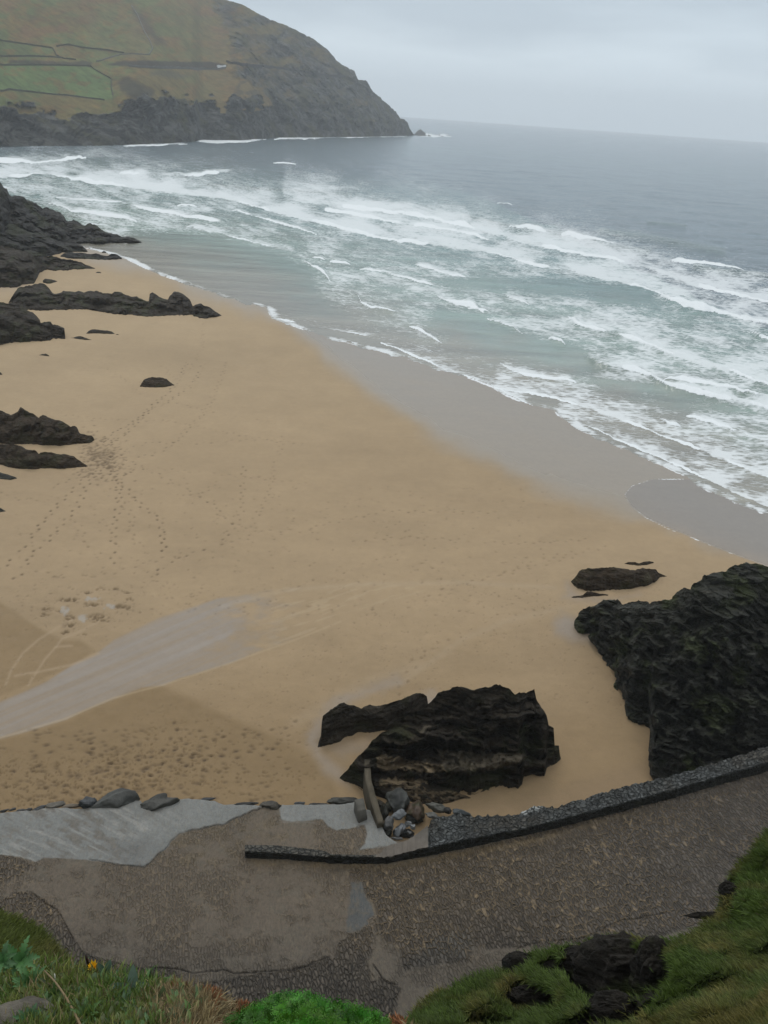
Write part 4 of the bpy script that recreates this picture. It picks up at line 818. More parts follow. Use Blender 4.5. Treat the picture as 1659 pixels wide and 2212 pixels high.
def slipway():
    us = np.linspace(-330, 2050, 1080); ve = cv(REDGE)(us)+1.0*noise(us/8, us*0, s=151)*(us < 930); m_ = 420; s = np.linspace(0, 1, m_)**1.0
    U = us[None]+0*s[:, None]; V = ve[None]+(2420-ve)[None]*s[:, None]
    P = onramp(U, V)
    X, Y = P[..., 0], P[..., 1]
    P[..., 2] += .03*fbm(X/2.5, Y/2.5, o=3, s=152)
    n1 = fbm(U/90, V/60, o=4, s=153); n2 = fbm(U/18, V/14, o=3, s=154)
    c = np.zeros(U.shape+(3,)); c[:] = (.112, .089, .064)
    c = mixc(c, (.098, .085, .072), sm(1000, 1500, U)*.8)
    j = 3*n2
    cobA = area(U+j, V+j, z4([(440, 640), (700, 640), (1000, 590), (1300, 520), (1659, 420), (2000, 300), (2400, 170), (2700, 60), (3400, -200), (3400, 900), (2300, 1150), (1659, 1190), (1270, 1190), (1240, 1280), (960, 1310), (800, 1330), (770, 1180), (620, 1100), (600, 900), (540, 830), (520, 740), (450, 720)]), 4)
    cobB = area(U+j, V+j, z4([(440, 1090), (600, 1040), (590, 1210), (560, 1260), (580, 1350), (780, 1450), (700, 1800), (-1200, 1800), (-1200, 1500), (-700, 1440), (0, 1340), (110, 1320), (220, 1290), (340, 1240), (380, 1150)]), 4)
    cobC = area(U+j, V+j, z3([(-700, 450), (0, 455), (90, 470), (180, 520), (100, 580), (0, 620), (-700, 640)]), 5)
    cobD = area(U+j, V+j, z3([(-700, 700), (0, 690), (80, 660), (150, 650), (220, 690), (300, 740), (340, 820), (390, 900), (430, 960), (520, 1000), (700, 1040), (900, 1050), (960, 1090), (900, 1400), (-700, 1400)]), 4)
    cob = np.maximum.reduce([cobA, cobB, cobC, cobD])
    cob = np.maximum(cob*np.clip(.75+.35*n1+.2*sm(1700, 1300, U)+.2, 0, 1), .42*sm(-.5, .4, n1+.5*n2))
    joint = np.clip(sm(2000, 1100, U+.35*(V-1800))*1.1+.3*n1, 0, 1)*sm(2080, 1960, V-60*n1)
    # smooth concrete
    pale = area(U+j*.5, V+j*.5, z3([(-900, 460), (0, 455), (100, 465), (190, 495), (230, 468), (350, 478), (470, 487), (600, 502), (700, 510), (768, 515), (800, 480), (850, 440), (900, 400), (930, 365), (945, 348), (1000, 332), (1080, 310), (1180, 290), (1300, 240), (1395, 198), (1395, 100), (-900, 100)]), 2)
    pb = area(U+j*.5, V+j*.5, z3([(1478, 100), (1478, 215), (1490, 270), (1560, 282), (1659, 285)])+z4([(0, 350), (130, 345), (270, 340), (300, 380), (360, 408), (440, 405), (540, 370), (560, 430), (548, 500), (490, 540), (700, 512), (760, 490), (700, 440), (650, 360), (610, 270), (555, 270), (515, 340), (495, 100)]), 2)
    pal = np.maximum(pale, pb)
    st1 = fbm((U+.9*V)/60, (V-.5*U)/7, o=4, s=155)
    pc = np.zeros(U.shape+(3,)); pc[:] = (.185, .190, .178)
    pc = mixc(pc, (.125, .112, .092), np.clip(sm(-.3, .8, .6*st1+.8*n2+.5*n1)*sm(430, 240, U)*.8, 0, 1))
    pc = mixc(pc, (.27, .265, .24), np.clip(sm(.35, .8, -st1)*sm(430, 300, U)*.6+sm(.4, .9, n2)*.15, 0, 1))
    pc = mixc(pc, (.130, .135, .130), sm(200, 300, U)*sm(420, 300, U)*sm(1790, 1830, V)*.6)
    c = c*(1-pal[..., None])+pc*pal[..., None]; cob = cob*(1-pal)
    sl = area(U+j, V+j, z4([(455, 760), (520, 745), (545, 800), (550, 860), (595, 900), (600, 960), (560, 1040), (480, 1070), (420, 1080), (420, 1000), (440, 880)]), 3)
    c = mixc(c, (.072, .078, .078), sl*.9); cob *= 1-sl
    ch = area(U, V, z4([(575, 860), (620, 1000), (640, 1100), (600, 1240), (560, 1290), (590, 1400), (640, 1400), (600, 1300), (640, 1230), (650, 1100), (610, 900)]), 3)
    c = mixc(c, (.12, .095, .062), ch*.7); cob *= 1-ch
    # sand swept onto the paving
    sd_ = sm(14, 0, np.abs(V-cv([(529, 1860), (820, 1872), (930, 1856), (1152, 1816), (1346, 1761), (1559, 1703), (1900, 1600)])(U)))*sm(520, 560, U)
    c = mixc(c, (.17, .125, .070), np.clip(sd_*(.75+.5*n2), 0, 1)*sm(1500, 1100, U)); cob *= 1-.5*sd_
    c = mixc(c, (.125, .098, .062), area(U, V, z3([(830, 450), (940, 350), (1180, 290), (1400, 230), (1480, 290), (1659, 300), (1659, 430), (1300, 400), (1280, 480), (900, 520)]), 10)*np.clip(.5+n2*.7, 0, 1)*.8)
    c = mixc(c, (.105, .090, .066), np.clip(sm(.0, .6, fbm(U/14, V/9, o=3, s=156)), 0, 1)*(1-cob)*(1-pal)*.6)
    c = mixc(c, (.10, .098, .088), area(U, V, z4([(1040, 1100), (1220, 1080), (1270, 1200), (1200, 1260), (900, 1320), (800, 1300)]), 10)*.5)
    c = mixc(c, (.080, .070, .056), sm(1950, 2120, V)*.5)
    crack = np.zeros(U.shape)
    for p, w in ((z3([(160, 650), (210, 690), (250, 720), (300, 745), (330, 790), (360, 850), (390, 900)]), .8), (z3([(470, 480), (620, 508), (768, 515), (850, 440), (930, 360), (960, 340), (1180, 290), (1395, 205)]), .7), (z3([(800, 1050), (870, 1050), (950, 1058), (1020, 1078), (1100, 1072), (1180, 1062), (1240, 1082), (1400, 1075), (1560, 1060), (1659, 1030)]), 1.1),
                 (z4([(0, 1335), (60, 1322), (110, 1310), (160, 1300), (200, 1278), (260, 1262), (310, 1240)]), 1.0), (z4([(605, 1300), (640, 1345), (660, 1385), (700, 1415), (760, 1428)]), 1.3), (z4([(570, 1290), (570, 1330), (610, 1380)]), .7), (z5([(1460, 485), (1500, 495), (1570, 490)]), .9), (z5([(730, 900), (820, 850), (950, 830), (1100, 800)]), .7), (z5([(260, 1005), (420, 960), (600, 950), (730, 900)]), .5)):
        crack = np.maximum(crack, np.exp(-(sdist(U+1.5*n2, V+1.5*n2, p)/w)**2))
    P[..., 2] -= crack*.08
    # stone coordinates: long axis down the ramp, fanning to the right
    a = np.interp(X, [-12, 0, 8, 25], [0.05, .05, .35, .75])
    ca, sa = math.cos, math.sin
    uu = X*np.cos(.30)+Y*np.sin(.30); vv = -X*np.sin(.30)+Y*np.cos(.30)
    suv = np.stack([uu*8.6, vv*3.4, 0*uu], -1)
    # outer skirt down into the sand
    top = P[0].copy(); dn = top.copy(); dn[:, 2] = -.5
    P = np.concatenate([dn[None], P], 0); e = lambda q: np.concatenate([q[:1], q], 0)
    o = mesh_obj('slipway', P, grid_faces(*P.shape[:2]), MR, attrs=dict(col=e(c).reshape(-1, 3), cobble=e(cob).ravel(), joint=e(joint).ravel(), crack=e(crack).ravel(), suv=e(suv).reshape(-1, 3)))
    tag(o, kind='structure')
slipway()

# parapet wall: near base, near top edge, far top edge
def parapet():
    base = cv([(529, 1853), (600, 1856), (700, 1863), (713, 1866), (820, 1866), (835, 1865), (870, 1858), (930, 1848), (1017, 1830), (1133, 1805), (1233, 1782), (1346, 1753), (1443, 1728), (1559, 1695), (1659, 1666), (1900, 1590), (2100, 1520)])
    ntop = cv([(529, 1838), (600, 1842), (690, 1850), (708, 1851), (714, 1847), (800, 1851), (830, 1852), (850, 1848), (900, 1835), (1017, 1811), (1133, 1789), (1233, 1763), (1346, 1734), (1404, 1718), (1520, 1686), (1597, 1663), (1659, 1645), (1900, 1565), (2100, 1495)])
    ftop = cv([(529, 1825), (600, 1826), (690, 1836), (706, 1840), (714, 1845), (800, 1847), (820, 1845), (835, 1828), (855, 1822), (880, 1816), (905, 1798), (925, 1782), (932, 1772), (940, 1766), (960, 1760), (979, 1757), (1010, 1762), (1035, 1763), (1075, 1760), (1110, 1761), (1130, 1750), (1160, 1743), (1202, 1743), (1264, 1724), (1310, 1710), (1365, 1697), (1415, 1685), (1500, 1662), (1600, 1630), (1659, 1612), (1900, 1530), (2100, 1460)])
    us = np.linspace(529, 2080, 900); P0 = onramp(us, base(us)+.6*noise(us/9, us*0, s=160)); P0[:, 2] -= .05
    r = np.hypot(P0[:, 0], P0[:, 1]); vt = ntop(us)+1.1*noise(us/6, us*0, s=161)+.8*noise(us/2.6, us*0, s=162); P1 = atr(us, vt, r-.02)
    vf = ftop(us)+(1.2*noise(us/7, us*0, s=163)+.8*noise(us/3., us*0, s=164))*(us > 925)
    vf = np.minimum(vf, vt-.8); zt = P1[:, 2]; P2 = onz(us, vf, zt-.04*(vt-vf)/20)
    rows = [P0]; 
    for t in (.25, .5, .75): 
        q = P0*(1-t)+P1*t; k = .05*ridged(q[:, 0]*2.2, q[:, 1]*2.2, q[:, 2]*4, 2, 165); q[:, 1] -= k-.04; rows.append(q)
    rows.append(P1); nt_ = 26
    for t in np.linspace(0, 1, nt_)[1:]:
        q = P1*(1-t)+P2*t; w = np.minimum(1, np.linalg.norm(P2-P1, axis=1)/1.0)
        q[:, 2] += w*(.10*ridged(q[:, 0]*2.4, q[:, 1]*2.4, None, 3, 166)-.06)*min(1, t*6)*(us > 925); rows.append(q)
    for t in (.3, .6, 1):
        q = P2.copy(); q[:, 2] = P2[:, 2]*(1-t)+(-.4)*t; q[:, 1] += .25*t; rows.append(q)
    V = np.stack(rows, 0); n = V.shape[0]; Ug = np.tile(us, (n, 1)); rowi = np.arange(n)[:, None]+0*Ug
    col = np.zeros(Ug.shape+(3,)); col[:] = (.052, .056, .052)
    n2 = fbm(V[..., 0]*.8, V[..., 1]*.8, V[..., 2], o=3, s=167)
    col = mixc(col, (.075, .082, .080), sm(0, .8, n2)); col = mixc(col, (.045, .038, .026), sm(.1, .8, -n2)*.7)
    col = mixc(col, (.010, .010, .006), (rowi < 4)*1.0)          # near-black colour over the rows of the near face
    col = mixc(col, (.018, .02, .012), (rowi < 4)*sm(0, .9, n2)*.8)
    top = (rowi >= 4)
    conc = ((Ug > 812)*(Ug < 925)*top).astype(float)
    col = mixc(col, (.115, .100, .082), conc*np.clip(.85+.4*n2, 0, 1))
    col = mixc(col, (.050, .045, .033), ((Ug < 812)*top)*.9)
    wh = (sm(1118, 1135, Ug)*sm(1178, 1160, Ug)*(rowi > n-9)*top); col = mixc(col, (.42, .44, .42), wh*.85*sm(-.6, .2, n2))
    C0 = A(V[..., 0].mean(), V[..., 1].mean(), 0)
    body = (V.reshape(-1, 3)-C0); F = grid_faces(n, len(us))
    # closed end on the left
    t0 = empty('slipway_wall', C0); tag(t0, 'curving black-sided stone parapet with a broad slate top, running along the slipway', 'wall')
    conc_k = ((us > 812) & (us < 925)).astype(bool)
    colid = F[:, 0] % len(us); isc = conc_k[colid] & (F[:, 0]//len(us) >= 4)
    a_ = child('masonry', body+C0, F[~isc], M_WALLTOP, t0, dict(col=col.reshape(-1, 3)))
    b_ = child('concrete_cap', body+C0, F[isc], M_CONC, t0, dict(col=col.reshape(-1, 3))); b_['label'] = 'rough gravelly concrete patch on the wall'
    e = V[:, 0]; ec = np.concatenate([e, [[e[:, 0].mean()+.05, e[:, 1].mean()+.3, 0]]]); fe = np.array([[i, i+1, len(e)] for i in range(len(e)-1)])
    child('end_face', ec, fe, M_WALLTOP, t0, dict(col=np.tile((.02, .02, .016), (len(ec), 1))))
parapet()

# ------------------------------------------------------------------ loose stones
def ico(sub=3):
    import bmesh
    bm = bmesh.new(); bmesh.ops.create_icosphere(bm, subdivisions=sub, radius=1); bm.verts.ensure_lookup_table()
    V = np.array([v.co[:] for v in bm.verts]); F = np.array([[v.index for v in f.verts] for f in bm.faces]); bm.free(); return V, F
IV, IF = ico(4)
def stone_shape(seed, sx, sy, sz, cuts=9, rough=.06):
    r = np.random.default_rng(seed); V = IV.copy()
    for _ in range(cuts):
        n = r.normal(size=3); n /= np.linalg.norm(n); d = r.uniform(.55, .85); k = V@n; V -= np.maximum(k-d, 0)[:, None]*n*.95
    V *= 1+rough*fbm(V[:, 0]*2+seed, V[:, 1]*2, V[:, 2]*2, o=4, s=seed)[:, None]
    return V*np.array([sx, sy, sz])
def boulder(label, u, v, wpx, hpx, col, seed, z=0.0, lift=0.0, name='boulder', group=None, rot=None, cuts=9, aspect=1.0, moss=None, mat=None, cat='boulder'):
    """stone whose middle is seen at (u, v); wpx, hpx its size in the photo"""
    P = onz(np.array(float(u)), np.array(v+hpx*.40), z); D = np.linalg.norm(P-A(0, 0, H)); sx = wpx*D/FPX/2*1.12
    dep = math.atan2(H-P[2], math.hypot(P[0], P[1])); hh = hpx*D/FPX/2*1.1
    sz = hh*1.0/max(.3, math.cos(dep)*.75+math.sin(dep)*.75); sy = sz*1.05*aspect
    V = stone_shape(seed, sx, sy, sz, cuts+4, .20); r = math.radians(rot if rot is not None else 0); c, s = math.cos(r), math.sin(r)
    R_ = np.array([[c, 0, s], [0, 1, 0], [-s, 0, c]]); V = V@R_.T
    az = -math.atan2(P[0], P[1]); c, s = math.cos(az), math.sin(az); V = V@np.array([[c, s, 0], [-s, c, 0], [0, 0, 1]])
    n = fbm(V[:, 0]*2+seed, V[:, 1]*2, V[:, 2]*2, o=3, s=seed); C_ = np.tile(np.array(col, float), (len(V), 1)); C_ = mixc(C_, tuple(x*.40 for x in col), sm(-.2, .7, n)*.75)
    if moss: C_ = mixc(C_, moss, sm(-.2, .5, -n)*.9)
    o = mesh_obj(name, V, IF, mat or M_STONE, attrs=dict(col=C_)); o.location = (P[0], P[1]+sy*.45, z+sz*.42+lift); return tag(o, label, cat, group)
GB = 'boulders along the outer edge of the slipway'
DG = (.040, .044, .046)
boulder('squarish dark grey boulder standing on the pale concrete edge, left of the two big ones', 186, 1735, 34, 30, DG, 1, .2, group=GB)
boulder('largest humped grey boulder set in the pale concrete edge', 253, 1731, 86, 44, (.060, .062, .055), 2, .1, group=GB, aspect=.9, cuts=6)
boulder('sloping grey boulder right of the largest one, dark lichen on top', 338, 1737, 70, 36, (.050, .050, .042), 3, .1, group=GB, rot=-14, cuts=6)
boulder('small dark stone wedged between the square boulder and the largest one', 212, 1737, 20, 12, DG, 4, .2, group=GB)
boulder('flat pale brown slab lying on the sand edge left of the square boulder', 116, 1741, 42, 15, (.11, .10, .08), 5, .2, group=GB)
boulder('low dark stone at the sand edge left of the pale brown slab', 88, 1745, 22, 10, DG, 6, .2, group=GB)
boulder('thin tan slab between the pale brown slab and the square boulder', 152, 1742, 40, 9, (.12, .095, .065), 7, .2, group=GB, rot=12)
for i, (u, v, w, h) in enumerate([(8, 1752, 18, 7), (26, 1749, 14, 6), (44, 1751, 16, 6), (62, 1749, 14, 7), (74, 1750, 10, 5)]):
    boulder(['leftmost small flat cobble', 'second small cobble from the left', 'middle small cobble', 'fourth small cobble from the left', 'rightmost and roundest small cobble'][i]+' in the row ending the slipway edge', u, v, w, h, (.07, .068, .062), 20+i, .2, name='cobble', group='cobbles at the far left end of the slipway edge', cat='cobble')
boulder('dark rounded top of a stone poking above the concrete apron right of the sloping boulder', 449, 1726, 26, 8, DG, 8, .1, group=GB)
boulder('long flat dark stone against the apron by the rubble gap', 530, 1737, 42, 9, (.03, .03, .028), 9, .1, group=GB)
boulder('rubbly brown rock filling the gap between the two concrete aprons', 584, 1743, 42, 26, (.06, .052, .038), 10, .1, group=GB, cuts=5)
boulder('low dark stone beyond the second concrete apron, nearest the rubble gap', 647, 1735, 24, 9, DG, 11, .1, group=GB)
boulder('middle low dark stone beyond the second concrete apron', 688, 1738, 38, 9, (.035, .034, .03), 12, .1, group=GB)
boulder('rough grey boulder at the corner between the second apron and the concrete fin', 742, 1731, 62, 24, (.042, .042, .034), 13, .1, group=GB, cuts=6)
GP = 'stones tumbled in the pit between wall and rock'
boulder('big reddish-brown boulder above the rubble pit', 897, 1748, 42, 46, (.085, .055, .034), 31, .2, group=GP, rot=20, cuts=7, moss=(.03, .03, .012))
boulder('big rounded grey boulder behind the rubble pit', 860, 1729, 50, 46, (.055, .058, .052), 32, .25, group=GP, cuts=6)
boulder('pale grey flat boulder in the middle of the rubble', 862, 1759, 30, 22, (.145, .155, .16), 33, .7, group=GP)
boulder('upright grey stone at the left of the rubble pit', 840, 1779, 20, 26, (.13, .13, .125), 34, .5, group=GP)
boulder('long pale slab lying in the pit beside the upright stone', 859, 1794, 17, 32, (.17, .185, .195), 35, .2, group=GP, rot=35)
boulder('pale angular stone in the middle of the pit', 868, 1788, 17, 18, (.18, .19, .20), 36, .3, group=GP, rot=-30)
boulder('pale narrow stone standing at the top of the pit', 881, 1779, 11, 15, (.17, .18, .18), 37, .4, group=GP, rot=50)
boulder('pale squarish stone at the right side of the pit', 892, 1785, 13, 11, (.17, .18, .18), 38, .4, group=GP)
boulder('small grey stone at the lower right of the pit', 883, 1798, 12, 9, (.13, .135, .13), 39, .3, group=GP, rot=30)
boulder('thin flat slab at the very bottom of the pit', 858, 1811, 28, 7, (.15, .15, .145), 40, .2, group=GP)
boulder('black weedy stone filling the lower left of the pit', 836, 1797, 24, 26, (.014, .016, .008), 41, .1, group=GP)
boulder('dark stone behind the pale narrow one', 895, 1768, 34, 20, (.018, .018, .012), 42, .15, group=GP)
boulder('dark weedy stone against the concrete fin', 828, 1755, 20, 34, (.022, .022, .014), 43, .1, group=GP)
boulder('greenish dark stone above the upright one', 838, 1742, 26, 24, (.030, .028, .014), 44, .1, group=GP)
boulder('black stone under the pale slab', 872, 1802, 40, 22, (.012, .013, .010), 45, -.1, group=GP)
boulder('long grey boulder with a dark underside at the left end of the slate wall top', 943, 1744, 42, 18, (.085, .085, .07), 46, .5, group=GP)
boulder('dark round stone right of the long grey boulder', 968, 1750, 18, 15, (.02, .02, .018), 47, .5, group=GP)
boulder('smooth blue-grey boulder at the sand end of the wall top', 995, 1756, 38, 20, (.062, .072, .074), 48, .4, group=GP)
boulder('grey rubble piece between the brown boulder and the wall top', 935, 1762, 26, 14, (.09, .09, .08), 49, .6, group=GP)
boulder('brown stone lying behind the rubble pit by the big rock', 820, 1735, 22, 18, (.05, .04, .022), 50, .1, group=GP)

def fin(label, pts, w, h, col, z0=0.2, name='concrete_fin', cat='concrete wall', n=24):
    """thin cast wall along a line of photo points of its top"""
    p = np.array(pts, float); t = np.linspace(0, len(p)-1, n); u = np.interp(t, np.arange(len(p)), p[:, 0]); v = np.interp(t, np.arange(len(p)), p[:, 1])
    hz = np.interp(t, np.arange(len(p)), h) if isinstance(h, (list, tuple)) else np.full(n, h)
    T = onz(u, v, z0+hz); d = np.gradient(T[:, :2], axis=0); N = np.stack([d[:, 1], -d[:, 0]], 1); N /= np.linalg.norm(N, axis=1)[:, None]
    rows = []
    for sx, top in ((-1.08, 0), (-1, .97), (-.95, 1), (0, 1.0), (.95, 1), (1, .97), (1.08, 0)):
        Q = T.copy(); Q[:, :2] += N*sx*w/2; Q[:, 2] = -.3+(hz+z0+.3)*top; Q += .03*np.stack([noise(Q[:, 0]*4, Q[:, 1]*4, Q[:, 2]*4, s=i) for i in range(3)], -1); rows.append(Q)
    V = np.stack(rows, 0); F = [grid_faces(7, n), np.array([[i*n for i in range(7)], [i*n+n-1 for i in range(7)][::-1]])]
    C0 = T.mean(0); nn = fbm(V[..., 0]*2, V[..., 1]*2, V[..., 2]*2, o=3, s=6); c = np.zeros(V.shape); c[:] = col; c = mixc(c, tuple(x*.5 for x in col), sm(-.2, .8, nn)*.7)
    ri = np.arange(7)[:, None]+0*nn; c = mixc(c, (.03, .028, .018), ((ri == 0) | (ri == 6))*.9)
    o = mesh_obj(name, V-C0, F, M_CONC, attrs=dict(col=c.reshape(-1, 3))); o.location = tuple(C0); return tag(o, label, cat)
fin('tall narrow concrete fin wall climbing from the slipway onto the big dark rock', [(794, 1640), (794, 1660), (796, 1682), (801, 1703), (806, 1722), (812, 1743), (818, 1762), (823, 1778)], .30, [1.2, 1.1, 1.0, .95, .85, .8, .7, .6], (.088, .074, .050))
fin('short rounded concrete stub wall at the corner of the second apron', [(775, 1726), (779, 1738), (782, 1750), (785, 1766)], .42, [.9, .9, .8, .5], (.095, .090, .075), name='concrete_stub')

# ------------------------------------------------------------------ the cliff top the picture is taken from
def bank(name, us, ftop, rfun, rows=150, vlow=3000, folds=.2, seed=1, colf=None, hollow=None, skirt_to=-.5, label=None, fold_k=1.0):
    n = len(us); vt = ftop(us)+2.0*fbm(us/14, us*0, o=3, s=seed); s = np.linspace(0, 1, rows)**1.15
    U = us[None]+0*s[:, None]; V = vt[None]+(vlow-vt)[None]*s[:, None]
    R = rfun(U, V)
    hol = hollow(U, V) if hollow else np.zeros(U.shape)
    P = atr(U, V, R); q = P*fold_k
    R = R+folds*(fbm(q[..., 0]*.9, q[..., 1]*.9, q[..., 2]*.9, o=4, s=seed+1))*np.minimum(1, s[:, None]*8+.15)+hol*(.55+.6*ridged(P[..., 0]*1.7+P[..., 2], P[..., 1]*1.4, P[..., 2]*2.6, 4, seed+2)+.5*noise(U/22, V/15, s=seed+8))
    P = atr(U, V, np.maximum(R, .5))
    n1 = fbm(P[..., 0]*1.1, P[..., 1]*1.1, P[..., 2]*1.1, o=4, s=seed+3); col = colf(U, V, n1, hol)
    dn = P[0].copy(); dn[:, 2] = skirt_to; mid = P[0]*.7+dn*.3
    allP = np.concatenate([dn[None], mid[None], P], 0); cc = np.concatenate([col[:1], col[:1], col], 0)
    o = mesh_obj(name, allP, grid_faces(*allP.shape[:2]), M_SOIL, attrs=dict(col=cc.reshape(-1, 3)))
    tag(o, kind='structure'); return P, U, V, hol
def nrm_grid(P):
    du = np.gradient(P, axis=1); dv = np.gradient(P, axis=0); n = np.cross(du, dv); n /= np.linalg.norm(n, axis=-1)[..., None]+1e-9
    toc = A(0, 0, H)-P; f = np.sign((n*toc).sum(-1))[..., None]; return n*f
def blades(name, label, cat, P, U, V, count, lpx, wpx, colf, mask=None, lean=(0, 0, 0), spread=.8, upw=.6, nw=.6, seed=1, vmax=2260):
    r = np.random.default_rng(seed); N = nrm_grid(P); nr, nc = U.shape
    # candidates uniform over the picture
    w = np.abs(np.gradient(V, axis=0)); w = w*((V < vmax) & (U < 2020) & (U > -230))
    if mask is not None: w = w*mask
    w = (w/w.sum()).ravel(); idx = r.choice(w.size, count, p=w)
    i, j = np.divmod(idx, nc); i = np.clip(i, 0, nr-2); j = np.clip(j, 0, nc-2); a, b = r.random(count)[:, None], r.random(count)[:, None]
    B = P[i, j]*(1-a)*(1-b)+P[i+1, j]*a*(1-b)+P[i, j+1]*(1-a)*b+P[i+1, j+1]*a*b; n = N[i, j]; uu, vv = U[i, j], V[i, j]
    D = np.linalg.norm(B-A(0, 0, H), axis=1)
    Ls = (lpx[0]+(lpx[1]-lpx[0])*r.random(count)**1.5)*D/FPX; Wd = (wpx[0]+(wpx[1]-wpx[0])*r.random(count))*D/FPX
    patch = fbm(B[:, 0]*1.6, B[:, 1]*1.6, B[:, 2]*1.6, o=3, s=seed+5)
    sw = np.stack([noise(B[:, 0]*1.2, B[:, 1]*1.2, B[:, 2]*1.2, s=seed+k) for k in range(3)], -1)
    d = n*nw+A(0, 0, 1)*upw+np.array(lean)+r.normal(size=(count, 3))*spread*.5+sw*.5; d /= np.linalg.norm(d, axis=1)[:, None]
    view = B-A(0, 0, H); side = np.cross(d, view); side /= np.linalg.norm(side, axis=1)[:, None]+1e-9
    tw = r.normal(size=(count, 3))*.5; side = side+tw; side /= np.linalg.norm(side, axis=1)[:, None]
    droop = A(0, 0, -1)*(.25+.5*r.random(count))[:, None]+np.array(lean)*.5
    p0 = B-n*.01; p1 = B+d*Ls[:, None]*.5; p2 = B+d*Ls[:, None]*.85+droop*Ls[:, None]*.35
    Vt = np.stack([p0-side*Wd[:, None]/2, p0+side*Wd[:, None]/2, p1-side*Wd[:, None]*.42, p1+side*Wd[:, None]*.42, p2], 1)
    base = np.arange(count)[:, None]*5; F4 = base+np.array([0, 1, 3, 2]); F3 = base+np.array([2, 3, 4])
    col = colf(uu, vv, patch, r); col = np.repeat(col[:, None], 5, 1)
    C0 = B.mean(0)
    o = mesh_obj(name, Vt.reshape(-1, 3)-C0, [F4, F3], M_GRASS, attrs=dict(col=col.reshape(-1, 3))); o.location = tuple(C0)
    return tag(o, label, cat, kind='stuff')

# right bank with its black rock hollow
RT_ = [(860, 2225), (890, 2192), (905, 2176), (930, 2152), (975, 2132), (1017, 2112), (1060, 2103), (1090, 2096), (1098, 2078), (1115, 2064), (1144, 2060), (1180, 2054), (1218, 2045), (1288, 2033), (1340, 2024), (1365, 2024), (1388, 2032), (1443, 2034), (1481, 2024), (1520, 2003), (1548, 1975), (1562, 1955), (1557, 1940), (1562, 1920), (1580, 1892), (1597, 1869), (1621, 1848), (1636, 1823), (1659, 1800), (1760, 1700), (1900, 1580), (2200, 1400)]
HOL = [(z5([(515, 1015), (560, 1000), (640, 1005), (700, 985), (800, 978), (880, 990), (930, 1020), (990, 1010), (1080, 1040), (1108, 1100), (1115, 1180), (1080, 1200), (1040, 1260), (1000, 1330), (930, 1400), (860, 1424), (700, 1424), (640, 1400), (660, 1300), (620, 1250), (570, 1220), (545, 1190), (520, 1120), (560, 1060)]), 1), (z5([(200, 1230), (280, 1200), (350, 1210), (440, 1240), (480, 1300), (420, 1330), (250, 1330), (200, 1290)]), .8),
       (z5([(380, 1100), (460, 1060), (530, 1090), (540, 1130), (430, 1130)]), .7), (z5([(-20, 1424), (60, 1380), (160, 1385), (220, 1424)]), .8), (z5([(190, 1155), (205, 1100), (240, 1065), (330, 1040), (350, 1060), (290, 1090), (260, 1140)]), .55),
       (z5([(1385, 720), (1400, 690), (1430, 640), (1480, 640), (1500, 690), (1450, 730)]), .5), (z5([(1250, 900), (1310, 840), (1400, 775), (1470, 740), (1500, 745), (1440, 790), (1330, 850)]), .5), (z5([(600, 1380), (700, 1330), (800, 1500), (400, 1500)]), .7), (z5([(1200, 1270), (1300, 1200), (1350, 1170), (1360, 1200), (1250, 1290)]), .25)]
def hollow_r(U, V):
    j = 5*fbm(U/18, V/14, o=3, s=201); h = np.zeros(U.shape)
    for p, f in HOL: h = np.maximum(h, area(U+j, V+j, p, 9)*f)
    return h
def rr_(U, V): return np.interp(V, [1400, 1700, 1850, 2000, 2120, 2212, 2450, 3000], [19, 15, 12.8, 10.8, 9.0, 7.8, 4.6, 1.3])*(1-.10*np.clip((U-1000)/700, 0, 1.3))
def rcol(U, V, n1, hol):
    c = np.zeros(U.shape+(3,)); c[:] = (.030, .042, .012); c = mixc(c, (.055, .045, .018), sm(0, .8, n1)*.8); return mixc(c, (.012, .011, .008), np.clip(hol*2.5, 0, 1))
PB, UB, VB, HO = bank('grassy_cliff_slope', np.linspace(860, 2100, 430), cv(RT_), rr_, 240, folds=.55, seed=205, colf=rcol, hollow=hollow_r)
def gcol_r(u, v, patch, r):
    n = len(u); c = np.zeros((n, 3)); c[:] = (.062, .098, .015)
    c = mixc(c, (.160, .132, .036), sm(-.15, .9, patch+.55*sm(1450, 1659, u)-.2)*.8); c = mixc(c, (.080, .130, .020), sm(.1, .8, -patch)*.5)
    return c*(.5+.9*r.random(n))[:, None]
mk = np.clip(1-1.6*HO, 0.12, 1)*(1.0-.35*sm(.3, 1, fbm(UB/30, VB/18, o=3, s=9)))
blades('grass', 'soft combed grass over the cliff slope at lower right', 'grass', PB, UB, VB, 135000, (6, 22), (.9, 2.0), gcol_r, mk, lean=(-.35, .45, -.35), spread=.7, seed=211)

